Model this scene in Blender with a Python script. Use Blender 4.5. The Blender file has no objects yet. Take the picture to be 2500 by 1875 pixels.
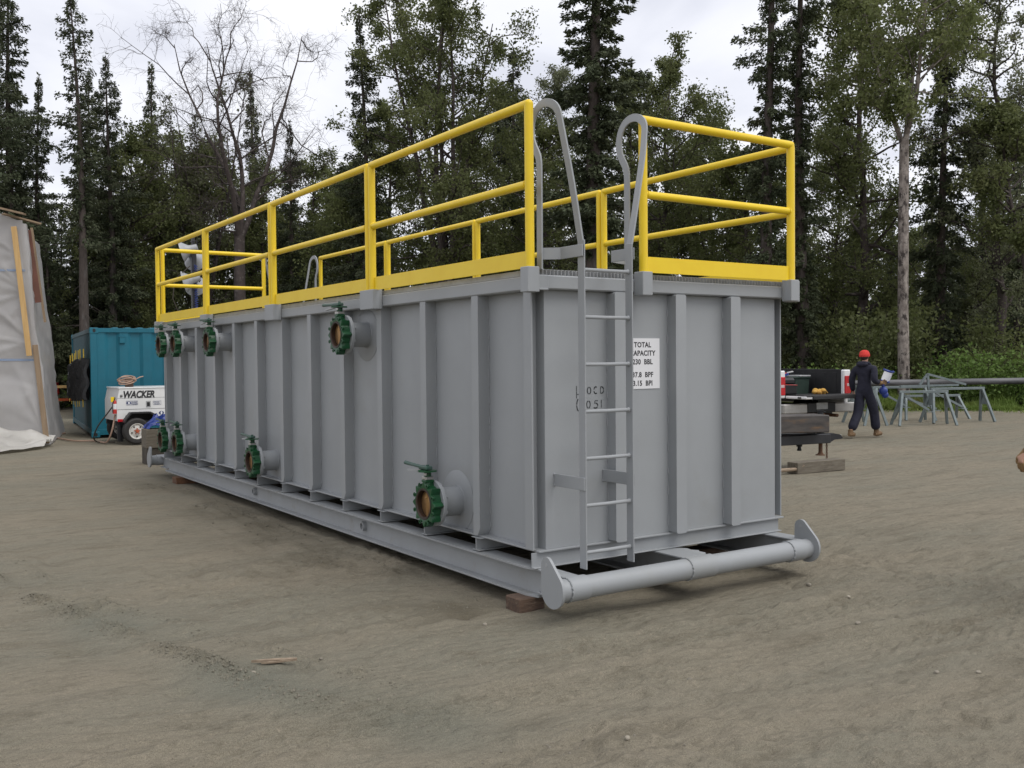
import bpy, math, random
import numpy as np
from mathutils import Vector, Matrix
R = math.radians
scene = bpy.context.scene
col = scene.collection

# ---------------------------------------------------------------- camera
cam_d = bpy.data.cameras.new('camera')
cam_o = bpy.data.objects.new('camera', cam_d)
col.objects.link(cam_o)
cam_d.sensor_fit = 'HORIZONTAL'
cam_d.sensor_width = 36.0
cam_d.lens = 36.0 * 2376.39 / 2500.0
cam_d.clip_start = 0.05
cam_d.clip_end = 2000
yaw, pit, rol = R(-33.8052), R(-1.42805), R(-0.5372)
fw = Vector((-math.sin(yaw) * math.cos(pit), math.cos(yaw) * math.cos(pit), math.sin(pit)))
rt = Vector((math.cos(yaw), math.sin(yaw), 0))
up = rt.cross(fw)
rt2 = rt * math.cos(rol) + up * math.sin(rol)
up2 = -rt * math.sin(rol) + up * math.cos(rol)
m = Matrix((rt2, up2, -fw)).transposed().to_4x4()
m.translation = Vector((-3.5968, -5.1505, 1.634))
cam_o.matrix_world = m
scene.camera = cam_o

# ---------------------------------------------------------------- sky, sun, exposure
SUN_EL, SUN_AZ = R(58), R(162)          # compass azimuth, clockwise from +Y
world = bpy.data.worlds.new('World')
scene.world = world
world.use_nodes = True
wn, wl = world.node_tree.nodes, world.node_tree.links
wn.clear()
w_out = wn.new('ShaderNodeOutputWorld')
sky = wn.new('ShaderNodeTexSky')
sky.sky_type = 'NISHITA'
sky.sun_disc = False
sky.sun_elevation = SUN_EL
sky.sun_rotation = SUN_AZ
bg1 = wn.new('ShaderNodeBackground')
bg1.inputs['Strength'].default_value = 0.10
wl.new(sky.outputs[0], bg1.inputs['Color'])
tc = wn.new('ShaderNodeTexCoord')
sep = wn.new('ShaderNodeSeparateXYZ')
wl.new(tc.outputs['Generated'], sep.inputs[0])
zc = wn.new('ShaderNodeMath'); zc.operation = 'MAXIMUM'; zc.inputs[1].default_value = 0.0
wl.new(sep.outputs['Z'], zc.inputs[0])
za = wn.new('ShaderNodeMath'); za.operation = 'ADD'; za.inputs[1].default_value = 0.22
wl.new(zc.outputs[0], za.inputs[0])
dx = wn.new('ShaderNodeMath'); dx.operation = 'DIVIDE'
dy = wn.new('ShaderNodeMath'); dy.operation = 'DIVIDE'
wl.new(sep.outputs['X'], dx.inputs[0]); wl.new(za.outputs[0], dx.inputs[1])
wl.new(sep.outputs['Y'], dy.inputs[0]); wl.new(za.outputs[0], dy.inputs[1])
cmb = wn.new('ShaderNodeCombineXYZ')
wl.new(dx.outputs[0], cmb.inputs[0]); wl.new(dy.outputs[0], cmb.inputs[1])
cn = wn.new('ShaderNodeTexNoise')
cn.inputs['Scale'].default_value = 2.1
cn.inputs['Detail'].default_value = 9
cn.inputs['Roughness'].default_value = 0.48
cn.inputs['Distortion'].default_value = 0.35
wl.new(cmb.outputs[0], cn.inputs['Vector'])
cr = wn.new('ShaderNodeValToRGB')
cr.color_ramp.elements[0].position = 0.34
cr.color_ramp.elements[0].color = (0.66, 0.675, 0.75, 1)
cr.color_ramp.elements[1].position = 0.68
cr.color_ramp.elements[1].color = (0.90, 0.90, 0.93, 1)
e = cr.color_ramp.elements.new(0.5); e.color = (0.80, 0.81, 0.87, 1)
wl.new(cn.outputs['Fac'], cr.inputs[0])
bg2 = wn.new('ShaderNodeBackground')
bg2.inputs['Strength'].default_value = 0.96
wl.new(cr.outputs[0], bg2.inputs['Color'])
mx = wn.new('ShaderNodeMixShader')
mx.inputs[0].default_value = 0.93
wl.new(bg1.outputs[0], mx.inputs[1]); wl.new(bg2.outputs[0], mx.inputs[2])
wl.new(mx.outputs[0], w_out.inputs['Surface'])

sun_d = bpy.data.lights.new('sun', 'SUN')
sun_o = bpy.data.objects.new('sun', sun_d)
col.objects.link(sun_o)
sun_d.energy = 1.4
sun_d.angle = R(42)
sun_d.color = (1.0, 0.97, 0.92)
sdir = Vector((math.sin(SUN_AZ) * math.cos(SUN_EL), math.cos(SUN_AZ) * math.cos(SUN_EL), math.sin(SUN_EL)))
sun_o.rotation_euler = sdir.to_track_quat('Z', 'Y').to_euler()
sun_o.location = (0, 0, 30)

vs = scene.view_settings
vs.view_transform = 'Standard'
vs.look = 'None'
vs.exposure = 0.36
vs.gamma = 1.0
vs.use_curve_mapping = False
scene.render.film_transparent = False
try:
    scene.cycles.max_bounces = 6
    scene.cycles.diffuse_bounces = 3
    scene.cycles.glossy_bounces = 3
    scene.cycles.transmission_bounces = 4
except Exception:
    pass

# ---------------------------------------------------------------- helpers: objects
def tag(o, label=None, cat=None, group=None, kind=None):
    if label: o['label'] = label
    if cat: o['category'] = cat
    if group: o['group'] = group
    if kind: o['kind'] = kind
    return o

def thing(name, label, cat, loc=(0, 0, 0), rz=0.0, group=None):
    o = bpy.data.objects.new(name, None)
    o.empty_display_size = 0.2
    col.objects.link(o)
    o.location = loc
    o.rotation_euler = (0, 0, rz)
    return tag(o, label, cat, group)

def group_part(name, parent):
    o = bpy.data.objects.new(name, None)
    o.empty_display_size = 0.1
    col.objects.link(o)
    o.parent = parent
    return o

def copy_tree(o, parent=None):
    c = o.copy()
    col.objects.link(c)
    c.parent = parent
    for ch in list(o.children):
        copy_tree(ch, c)
    return c

def link_mesh(name, me, parent=None):
    o = bpy.data.objects.new(name, me)
    col.objects.link(o)
    if parent: o.parent = parent
    return o

class MB:
    def __init__(self):
        self.v = []; self.f = []; self.m = []; self.mi = 0
    def add(self, vs_, fs):
        b = len(self.v)
        self.v += [tuple(p) for p in vs_]
        for f in fs:
            self.f.append(tuple(i + b for i in f)); self.m.append(self.mi)
        return self
    def box(self, lo, hi, c=0.0, mat=None):
        x0, y0, z0 = lo; x1, y1, z1 = hi
        if c <= 0:
            V = [(x0,y0,z0),(x1,y0,z0),(x1,y1,z0),(x0,y1,z0),(x0,y0,z1),(x1,y0,z1),(x1,y1,z1),(x0,y1,z1)]
            Fc = [(3,2,1,0),(4,5,6,7),(0,1,5,4),(1,2,6,5),(2,3,7,6),(3,0,4,7)]
        else:
            c = min(c, (x1-x0)*.45, (y1-y0)*.45, (z1-z0)*.45)
            V = []; idx = {}
            for sx in (0,1):
                for sy in (0,1):
                    for sz in (0,1):
                        X = x1 if sx else x0; Y = y1 if sy else y0; Z = z1 if sz else z0
                        ix = -c if sx else c; iy = -c if sy else c; iz = -c if sz else c
                        idx[(sx,sy,sz)] = len(V)
                        V += [(X, Y+iy, Z+iz), (X+ix, Y, Z+iz), (X+ix, Y+iy, Z)]
            g = lambda a, b_, c_, k: idx[(a,b_,c_)] + k
            Fc = [(g(0,0,0,0),g(0,0,1,0),g(0,1,1,0),g(0,1,0,0)), (g(1,0,0,0),g(1,1,0,0),g(1,1,1,0),g(1,0,1,0)),
                  (g(0,0,0,1),g(1,0,0,1),g(1,0,1,1),g(0,0,1,1)), (g(0,1,0,1),g(0,1,1,1),g(1,1,1,1),g(1,1,0,1)),
                  (g(0,0,0,2),g(0,1,0,2),g(1,1,0,2),g(1,0,0,2)), (g(0,0,1,2),g(1,0,1,2),g(1,1,1,2),g(0,1,1,2))]
            for a in (0,1):
                for b_ in (0,1):
                    q = [(g(a,b_,0,0),g(a,b_,0,1),g(a,b_,1,1),g(a,b_,1,0)),
                         (g(a,0,b_,0),g(a,0,b_,2),g(a,1,b_,2),g(a,1,b_,0)),
                         (g(0,a,b_,1),g(0,a,b_,2),g(1,a,b_,2),g(1,a,b_,1))]
                    Fc += q
            for k in idx: Fc.append((idx[k], idx[k]+1, idx[k]+2))
        if mat is not None:
            V = [tuple(mat @ Vector(p)) for p in V]
        return self.add(V, Fc)
    def obox(self, center, ax, ay, az, hx, hy, hz, c=0.0):
        M = Matrix((Vector(ax).normalized(), Vector(ay).normalized(), Vector(az).normalized())).transposed().to_4x4()
        M.translation = Vector(center)
        return self.box((-hx,-hy,-hz), (hx,hy,hz), c, M)
    def bar(self, p0, p1, wd, th, upv=(0,0,1), c=0.0, ext=0.0):
        p0 = Vector(p0); p1 = Vector(p1); d = (p1-p0); L = d.length; d.normalize()
        s = d.cross(Vector(upv))
        if s.length < 1e-4: s = d.cross(Vector((1,0,0)))
        s.normalize(); u = s.cross(d)
        return self.obox((p0+p1)/2, d, s, u, L/2+ext, wd/2, th/2, c)
    def tube(self, pts, r, n=10, cap=True, closed=False):
        pts = [Vector(p) for p in pts]; k = len(pts)
        rr = r if isinstance(r, (list, tuple)) else [r]*k
        ring = []; V = []; Fc = []; prev = None
        for i, p in enumerate(pts):
            if closed: t = pts[(i+1) % k] - pts[i-1]
            elif i == 0: t = pts[1]-pts[0]
            elif i == k-1: t = pts[-1]-pts[-2]
            else: t = (pts[i+1]-p).normalized() + (p-pts[i-1]).normalized()
            if t.length < 1e-9: t = Vector((0,0,1))
            t.normalize()
            if prev is None:
                a = t.orthogonal().normalized()
            else:
                a = prev - t*prev.dot(t)
                if a.length < 1e-6: a = t.orthogonal()
                a.normalize()
            prev = a; b = t.cross(a)
            sc = 1.0
            if 0 < i < k-1 and not closed:
                cs = max(0.5, ((pts[i+1]-p).normalized().dot(t)))
                sc = 1.0
            for j in range(n):
                an = 2*math.pi*j/n
                V.append(p + (a*math.cos(an)+b*math.sin(an))*rr[i]*sc)
        for i in range(k if closed else k-1):
            i2 = (i+1) % k
            for j in range(n):
                Fc.append((i*n+j, i*n+(j+1)%n, i2*n+(j+1)%n, i2*n+j))
        if cap and not closed:
            Fc.append(tuple(range(n-1,-1,-1))); Fc.append(tuple((k-1)*n+j for j in range(n)))
        return self.add(V, Fc)
    def cyl(self, p0, p1, r0, r1=None, n=16, cap=True):
        return self.tube([p0, p1], [r0, r0 if r1 is None else r1], n, cap)
    def lathe(self, c, axis, prof, n=24, cap=True):
        """prof: list of (distance along axis, radius)"""
        ax = Vector(axis).normalized(); a = ax.orthogonal().normalized(); b = ax.cross(a); c = Vector(c)
        V = []; Fc = []
        for d, r in prof:
            for j in range(n):
                an = 2*math.pi*j/n
                V.append(c + ax*d + (a*math.cos(an)+b*math.sin(an))*r)
        k = len(prof)
        for i in range(k-1):
            for j in range(n):
                Fc.append((i*n+j, i*n+(j+1)%n, (i+1)*n+(j+1)%n, (i+1)*n+j))
        if cap:
            Fc.append(tuple(range(n-1,-1,-1))); Fc.append(tuple((k-1)*n+j for j in range(n)))
        return self.add(V, Fc)
    def prism(self, poly, o, u, v_, w_, depth):
        """polygon in plane (o,u,v), extruded along w by depth"""
        o = Vector(o); u = Vector(u); v_ = Vector(v_); w_ = Vector(w_)
        n = len(poly)
        A = [o+u*a+v_*b for a, b in poly]; B = [p+w_*depth for p in A]
        Fc = [tuple(range(n-1,-1,-1)), tuple(range(n, 2*n))]
        for i in range(n):
            j = (i+1) % n
            Fc.append((i, j, n+j, n+i))
        return self.add(A+B, Fc)
    def quad(self, a, b, c, d):
        return self.add([a,b,c,d], [(0,1,2,3)])
    def grid(self, P):
        """P[i][j] points"""
        ni, nj = len(P), len(P[0])
        V = [p for row in P for p in row]
        Fc = [(i*nj+j, i*nj+j+1, (i+1)*nj+j+1, (i+1)*nj+j) for i in range(ni-1) for j in range(nj-1)]
        return self.add(V, Fc)
    def sphere(self, c, r, n=12, k=8, sz=(1,1,1)):
        c = Vector(c); V = []; Fc = []
        for i in range(k+1):
            ph = math.pi*i/k
            for j in range(n):
                an = 2*math.pi*j/n
                V.append((c[0]+r*sz[0]*math.sin(ph)*math.cos(an), c[1]+r*sz[1]*math.sin(ph)*math.sin(an), c[2]+r*sz[2]*math.cos(ph)))
        for i in range(k):
            for j in range(n):
                Fc.append((i*n+j, (i+1)*n+j, (i+1)*n+(j+1)%n, i*n+(j+1)%n))
        return self.add(V, Fc)
    def mesh(self, name, mats, smooth=True, ang=32):
        me = bpy.data.meshes.new(name)
        me.from_pydata(self.v, [], self.f)
        if not isinstance(mats, (list, tuple)): mats = [mats]
        for mt in mats: me.materials.append(mt)
        if len(mats) > 1: me.polygons.foreach_set('material_index', self.m)
        if smooth:
            me.polygons.foreach_set('use_smooth', [True]*len(me.polygons))
            me.set_sharp_from_angle(angle=R(ang))
        me.update()
        return me
    def build(self, name, mats, parent=None, smooth=True, ang=32):
        return link_mesh(name, self.mesh(name, mats, smooth, ang), parent)

def box(name, lo, hi, mat, parent=None, c=0.003):
    return MB().box(lo, hi, c).build(name, mat, parent)

def np_mesh(name, V, Fq, mats, mi=None, smooth=False):
    """V (n,3), Fq (m,k) numpy arrays -> mesh"""
    me = bpy.data.meshes.new(name)
    V = np.asarray(V, dtype=np.float32); Fq = np.asarray(Fq, dtype=np.int32)
    k = Fq.shape[1]
    me.vertices.add(len(V)); me.vertices.foreach_set('co', V.ravel())
    me.loops.add(Fq.size); me.loops.foreach_set('vertex_index', Fq.ravel())
    me.polygons.add(len(Fq))
    me.polygons.foreach_set('loop_start', np.arange(0, Fq.size, k, dtype=np.int32))
    for mt in mats: me.materials.append(mt)
    if mi is not None: me.polygons.foreach_set('material_index', np.asarray(mi, dtype=np.int32))
    if smooth: me.polygons.foreach_set('use_smooth', np.ones(len(Fq), dtype=bool))
    me.update(calc_edges=True)
    me.validate()
    return me

# ---------------------------------------------------------------- helpers: materials
def pmat(name, c1, c2=None, rough=0.5, metal=0.0, scale=6.0, detail=4.0, bump=0.0, bscale=60.0,
         spec=0.5, rvar=0.0, c3=None, s3=2.0, t3=(0.55, 0.75), stretch=None, trans=0.0, obj_var=0.0, coat=0.0):
    """noise-mixed principled material; c3 is a second patchy colour (dirt, wear, moss)"""
    mt = bpy.data.materials.new(name)
    mt.use_nodes = True
    nt = mt.node_tree; N = nt.nodes; L = nt.links
    b = N['Principled BSDF']
    b.inputs['Roughness'].default_value = rough
    b.inputs['Metallic'].default_value = metal
    b.inputs['Specular IOR Level'].default_value = spec
    if coat: b.inputs['Coat Weight'].default_value = coat
    tcn = N.new('ShaderNodeTexCoord')
    src = tcn.outputs['Object']
    if stretch:
        mp = N.new('ShaderNodeMapping'); mp.inputs['Scale'].default_value = stretch
        L.new(src, mp.inputs['Vector']); src = mp.outputs[0]
    if c2 is None: c2 = tuple(x*0.82 for x in c1)
    nz = N.new('ShaderNodeTexNoise')
    nz.inputs['Scale'].default_value = scale; nz.inputs['Detail'].default_value = detail; nz.inputs['Roughness'].default_value = 0.6
    L.new(src, nz.inputs['Vector'])
    rp = N.new('ShaderNodeMapRange'); rp.inputs[1].default_value = 0.36; rp.inputs[2].default_value = 0.64
    L.new(nz.outputs['Fac'], rp.inputs[0])
    mixc = N.new('ShaderNodeMix'); mixc.data_type = 'RGBA'
    mixc.inputs[6].default_value = (*c1, 1); mixc.inputs[7].default_value = (*c2, 1)
    L.new(rp.outputs[0], mixc.inputs[0])
    out = mixc.outputs[2]
    if c3 is not None:
        n3 = N.new('ShaderNodeTexNoise'); n3.inputs['Scale'].default_value = s3; n3.inputs['Detail'].default_value = 8; n3.inputs['Roughness'].default_value = 0.68
        L.new(src, n3.inputs['Vector'])
        r3 = N.new('ShaderNodeMapRange'); r3.inputs[1].default_value = t3[0]; r3.inputs[2].default_value = t3[1]
        L.new(n3.outputs['Fac'], r3.inputs[0])
        m3 = N.new('ShaderNodeMix'); m3.data_type = 'RGBA'
        L.new(r3.outputs[0], m3.inputs[0]); L.new(out, m3.inputs[6]); m3.inputs[7].default_value = (*c3, 1)
        out = m3.outputs[2]
    if obj_var:
        oi = N.new('ShaderNodeObjectInfo')
        mrv = N.new('ShaderNodeMapRange'); mrv.inputs[3].default_value = 1-obj_var; mrv.inputs[4].default_value = 1+obj_var
        L.new(oi.outputs['Random'], mrv.inputs[0])
        hs = N.new('ShaderNodeHueSaturation')
        L.new(mrv.outputs[0], hs.inputs['Value']); L.new(out, hs.inputs['Color'])
        out = hs.outputs[0]
    L.new(out, b.inputs['Base Color'])
    if rvar:
        mr = N.new('ShaderNodeMapRange'); mr.inputs[3].default_value = max(0, rough-rvar); mr.inputs[4].default_value = min(1, rough+rvar)
        L.new(nz.outputs['Fac'], mr.inputs[0]); L.new(mr.outputs[0], b.inputs['Roughness'])
    if bump:
        nb = N.new('ShaderNodeTexNoise'); nb.inputs['Scale'].default_value = bscale; nb.inputs['Detail'].default_value = 5
        L.new(src, nb.inputs['Vector'])
        bp = N.new('ShaderNodeBump'); bp.inputs['Strength'].default_value = bump; bp.inputs['Distance'].default_value = 0.02
        L.new(nb.outputs['Fac'], bp.inputs['Height']); L.new(bp.outputs[0], b.inputs['Normal'])
    if trans:
        tr = N.new('ShaderNodeBsdfTranslucent'); L.new(out, tr.inputs['Color'])
        ms = N.new('ShaderNodeMixShader'); ms.inputs[0].default_value = trans
        L.new(b.outputs[0], ms.inputs[1]); L.new(tr.outputs[0], ms.inputs[2])
        L.new(ms.outputs[0], N['Material Output'].inputs['Surface'])
    return mt

M = {}
M['grey'] = pmat('grey_paint', (0.316, 0.330, 0.339), (0.292, 0.305, 0.313), rough=0.42, scale=1.3, detail=6, bump=0.03, bscale=90, rvar=0.08, c3=(0.265, 0.268, 0.252), s3=1.1, t3=(0.58, 0.85))
M['grey_dusty'] = pmat('grey_paint_dusty', (0.325, 0.338, 0.345), (0.295, 0.305, 0.308), rough=0.5, scale=3, detail=8, bump=0.04, bscale=70, c3=(0.235, 0.222, 0.185), s3=5.5, t3=(0.56, 0.8))
_n = M['grey'].node_tree
_w = _n.nodes.new('ShaderNodeTexNoise'); _w.inputs['Scale'].default_value = 2.2; _w.inputs['Detail'].default_value = 2
_n.links.new(_n.nodes['Texture Coordinate'].outputs['Object'], _w.inputs['Vector'])
_b = _n.nodes.new('ShaderNodeBump'); _b.inputs['Strength'].default_value = 0.12; _b.inputs['Distance'].default_value = 0.05
_n.links.new(_w.outputs['Fac'], _b.inputs['Height'])
_n.links.new(_b.outputs[0], _n.nodes['Bump'].inputs['Normal'])
M['galv'] = pmat('grating_steel', (0.37, 0.38, 0.385), (0.3, 0.3, 0.29), rough=0.5, scale=12)
M['yellow'] = pmat('yellow_paint', (0.84, 0.60, 0.014), (0.81, 0.56, 0.012), rough=0.4, scale=5, bump=0.02, bscale=120, rvar=0.06)
M['vgreen'] = pmat('green_valve_paint', (0.010, 0.080, 0.027), (0.007, 0.058, 0.020), rough=0.35, scale=14, bump=0.06, bscale=60, c3=(0.03, 0.035, 0.02), s3=9, t3=(0.6, 0.8))
M['bronze'] = pmat('bronze_disc', (0.42, 0.25, 0.10), (0.33, 0.19, 0.08), rough=0.38, metal=0.75, scale=9, c3=(0.20, 0.13, 0.06), s3=7)
M['rubber'] = pmat('black_rubber', (0.016, 0.015, 0.014), (0.022, 0.02, 0.018), rough=0.65, scale=20, bump=0.05)
M['seat'] = pmat('valve_seat_rubber', (0.02, 0.014, 0.011), (0.045, 0.022, 0.012), rough=0.55, scale=8)
M['steel'] = pmat('bare_steel', (0.55, 0.54, 0.52), (0.42, 0.41, 0.39), rough=0.38, metal=0.8, scale=15)
M['timber'] = pmat('old_timber', (0.12, 0.075, 0.05), (0.07, 0.045, 0.032), rough=0.85, scale=7, detail=8, bump=0.3, bscale=25, stretch=(1, 5, 5), c3=(0.2, 0.16, 0.12), s3=5)
M['crib'] = pmat('crib_timber', (0.17, 0.15, 0.115), (0.12, 0.10, 0.075), rough=0.9, scale=6, detail=8, bump=0.3, bscale=25, stretch=(1, 6, 6), c3=(0.06, 0.05, 0.04), s3=4)
M['crib_dark'] = pmat('crib_timber_dark', (0.075, 0.065, 0.05), (0.05, 0.042, 0.034), rough=0.9, scale=6, bump=0.3, bscale=25)
M['pine'] = pmat('new_pine_board', (0.58, 0.38, 0.16), (0.5, 0.31, 0.12), rough=0.65, scale=3, stretch=(8, 8, 0.6), bump=0.05, c3=(0.25, 0.12, 0.04), s3=10, t3=(0.68, 0.74))
M['board'] = pmat('weathered_board', (0.30, 0.215, 0.135), (0.23, 0.165, 0.105), rough=0.8, scale=3, stretch=(8, 8, 0.6), bump=0.08)
M['redboard'] = pmat('red_brown_board', (0.20, 0.085, 0.06), (0.15, 0.07, 0.05), rough=0.8, scale=3)
M['film'] = pmat('plastic_film', (0.52, 0.505, 0.49), (0.46, 0.445, 0.435), rough=0.32, scale=1.2, detail=8, spec=0.6, trans=0.35, c3=(0.52, 0.5, 0.475), s3=3)
M['film_white'] = pmat('crumpled_film', (0.62, 0.60, 0.56), (0.54, 0.52, 0.47), rough=0.38, scale=2.5, trans=0.3)
M['tape'] = pmat('blue_tape', (0.20, 0.27, 0.40), (0.26, 0.31, 0.40), rough=0.5)
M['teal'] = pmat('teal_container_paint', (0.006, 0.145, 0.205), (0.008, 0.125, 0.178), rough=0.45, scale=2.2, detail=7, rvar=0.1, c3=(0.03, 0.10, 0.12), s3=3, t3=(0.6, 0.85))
M['teal_dark'] = pmat('teal_paint_dark', (0.012, 0.075, 0.095), (0.015, 0.06, 0.075), rough=0.5, scale=3)  # darker teal for the left side wall and its rails
M['matblack'] = pmat('black_hanging_mat', (0.012, 0.012, 0.013), (0.022, 0.022, 0.023), rough=0.5, scale=6, bump=0.2, bscale=20)
M['white'] = pmat('white_trailer_paint', (0.72, 0.72, 0.71), (0.66, 0.66, 0.64), rough=0.3, scale=1.6, detail=7, c3=(0.5, 0.47, 0.42), s3=2.5, t3=(0.62, 0.85), coat=0.2)
M['black'] = pmat('black_plastic', (0.012, 0.012, 0.013), (0.018, 0.018, 0.018), rough=0.5)
M['ink'] = pmat('black_ink', (0.02, 0.02, 0.022), (0.025, 0.025, 0.027), rough=0.6)
M['stencil'] = pmat('stencil_black', (0.05, 0.055, 0.058), (0.10, 0.105, 0.11), rough=0.6, scale=60)
M['navy_ink'] = pmat('navy_ink', (0.03, 0.05, 0.16), rough=0.5)
M['rim_white'] = pmat('wheel_rim_white', (0.62, 0.61, 0.57), (0.5, 0.48, 0.44), rough=0.45, scale=10)
M['orange'] = pmat('orange_hub', (0.45, 0.09, 0.03), rough=0.6)
M['red'] = pmat('red_paint', (0.5, 0.03, 0.02), rough=0.4)
M['redlens'] = pmat('red_lens', (0.5, 0.012, 0.02), (0.42, 0.01, 0.015), rough=0.15, spec=0.6, coat=0.5)
M['lens_white'] = pmat('clear_lens', (0.6, 0.45, 0.45), rough=0.2)
M['lamp_glass'] = pmat('lamp_glass', (0.16, 0.17, 0.18), rough=0.08, spec=0.8)
M['sign_white'] = pmat('sign_white', (0.74, 0.74, 0.75), (0.72, 0.72, 0.73), rough=0.45)
M['hose_tan'] = pmat('tan_hose', (0.40, 0.27, 0.2), (0.34, 0.22, 0.16), rough=0.6)
M['cable'] = pmat('dark_cable', (0.05, 0.04, 0.03), rough=0.6)
M['blue'] = pmat('blue_tarp', (0.015, 0.035, 0.19), (0.022, 0.05, 0.25), rough=0.4, scale=8)
M['rust'] = pmat('rusty_steel', (0.16, 0.075, 0.035), (0.09, 0.05, 0.03), rough=0.8, scale=14, bump=0.2, bscale=40)
M['trailer_black'] = pmat('trailer_black_paint', (0.016, 0.017, 0.02), (0.025, 0.025, 0.028), rough=0.4, scale=6, c3=(0.07, 0.055, 0.045), s3=6, t3=(0.6, 0.8))
M['weathered'] = pmat('weathered_header', (0.085, 0.074, 0.066), (0.042, 0.038, 0.036), rough=0.7, scale=4, detail=9, c3=(0.15, 0.092, 0.05), s3=3, stretch=(1, 1, 4))
M['truck_white'] = pmat('truck_white_paint', (0.75, 0.75, 0.75), (0.73, 0.73, 0.73), rough=0.2, coat=0.5)
M['liner'] = pmat('bed_liner_black', (0.014, 0.014, 0.015), (0.02, 0.02, 0.02), rough=0.6, bump=0.1, bscale=80)
M['chrome'] = pmat('bumper_grey', (0.45, 0.44, 0.42), (0.38, 0.37, 0.35), rough=0.35, metal=0.5)
M['glass'] = pmat('dark_glass', (0.02, 0.025, 0.03), rough=0.05, spec=0.8)
M['binn'] = pmat('dark_green_bin', (0.02, 0.04, 0.03), rough=0.6)
M['gloves_y'] = pmat('yellow_leather', (0.55, 0.33, 0.06), (0.4, 0.2, 0.04), rough=0.8, scale=15)
M['navy'] = pmat('navy_cloth', (0.011, 0.0115, 0.024), (0.018, 0.0185, 0.034), rough=0.9, scale=9, bump=1.0, bscale=11)
M['skin'] = pmat('skin', (0.45, 0.26, 0.18), (0.4, 0.22, 0.15), rough=0.55)
M['hair'] = pmat('brown_hair', (0.04, 0.025, 0.018), rough=0.7)
M['redknit'] = pmat('red_knit', (0.62, 0.04, 0.03), (0.52, 0.03, 0.025), rough=0.85, scale=30, bump=0.3, bscale=80)
M['boot'] = pmat('tan_boot', (0.19, 0.115, 0.055), (0.13, 0.075, 0.035), rough=0.7)
M['suede'] = pmat('tan_suede', (0.27, 0.17, 0.075), (0.20, 0.12, 0.055), rough=0.9, scale=12, bump=0.4, c3=(0.085, 0.048, 0.026), s3=7, t3=(0.48, 0.60))
M['suede_dark'] = pmat('brown_suede', (0.11, 0.06, 0.035), (0.08, 0.045, 0.028), rough=0.9, scale=12)
M['horse'] = pmat('galvanised_frame', (0.20, 0.235, 0.235), (0.155, 0.185, 0.19), rough=0.5, metal=0.3, scale=8, c3=(0.17, 0.15, 0.12), s3=6, t3=(0.6, 0.8))
M['beam'] = pmat('weathered_pipe', (0.13, 0.13, 0.135), (0.03, 0.03, 0.034), rough=0.6, scale=1.6, detail=7, stretch=(0.5, 3, 3))
M['lamp_white'] = pmat('lamp_reflector', (0.36, 0.37, 0.38), rough=0.35)
M['stone'] = pmat('stone', (0.29, 0.26, 0.21), (0.20, 0.18, 0.14), rough=0.9, scale=20, bump=0.2, obj_var=0.3)
M['clod'] = pmat('shaded_clod', (0.185, 0.17, 0.13), (0.15, 0.138, 0.105), rough=0.95, scale=40, bump=0.3)  # sand clods, base colour darkened for the shade on them
M['chip'] = pmat('wood_splinter', (0.36, 0.28, 0.20), (0.19, 0.14, 0.095), rough=0.8, scale=8, stretch=(2, 14, 14))
M['bark_spruce'] = pmat('spruce_bark', (0.085, 0.066, 0.056), (0.055, 0.044, 0.038), rough=0.95, scale=9, detail=8, bump=0.5, bscale=14, stretch=(2, 2, 0.6), c3=(0.14, 0.125, 0.115), s3=3, obj_var=0.15)
M['bark_dark'] = pmat('dark_birch_bark', (0.075, 0.058, 0.052), (0.05, 0.04, 0.036), rough=0.95, scale=6, bump=0.4, bscale=14, c3=(0.19, 0.165, 0.15), s3=3.5, t3=(0.55, 0.7))
M['bark_pale'] = pmat('pale_birch_bark', (0.34, 0.30, 0.265), (0.14, 0.115, 0.10), rough=0.9, scale=4.0, detail=10, bump=0.6, bscale=12, stretch=(1.6, 1.6, 0.9), c3=(0.045, 0.036, 0.032), s3=3.6, t3=(0.50, 0.60))
M['needles'] = pmat('spruce_needles', (0.052, 0.066, 0.034), (0.082, 0.094, 0.05), rough=0.7, scale=1.7, detail=3, spec=0.25, trans=0.15, obj_var=0.22, c3=(0.075, 0.058, 0.03), s3=0.9, t3=(0.6, 0.78))
M['leaves'] = pmat('birch_leaves', (0.12, 0.145, 0.05), (0.18, 0.198, 0.08), rough=0.6, scale=1.1, detail=3, spec=0.3, trans=0.45, obj_var=0.2)
M['leaves_pale'] = pmat('aspen_leaves', (0.14, 0.155, 0.08), (0.19, 0.205, 0.115), rough=0.6, scale=1.1, detail=3, spec=0.3, trans=0.35, obj_var=0.12)
M['bushleaf'] = pmat('bush_leaves', (0.11, 0.185, 0.038), (0.16, 0.235, 0.06), rough=0.6, scale=2, spec=0.3, trans=0.35, obj_var=0.25)
M['grass'] = pmat('grass_blades', (0.15, 0.225, 0.045), (0.21, 0.26, 0.07), rough=0.65, scale=0.6, detail=4, spec=0.3, trans=0.3, c3=(0.22, 0.19, 0.08), s3=0.5, t3=(0.58, 0.75))

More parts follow.
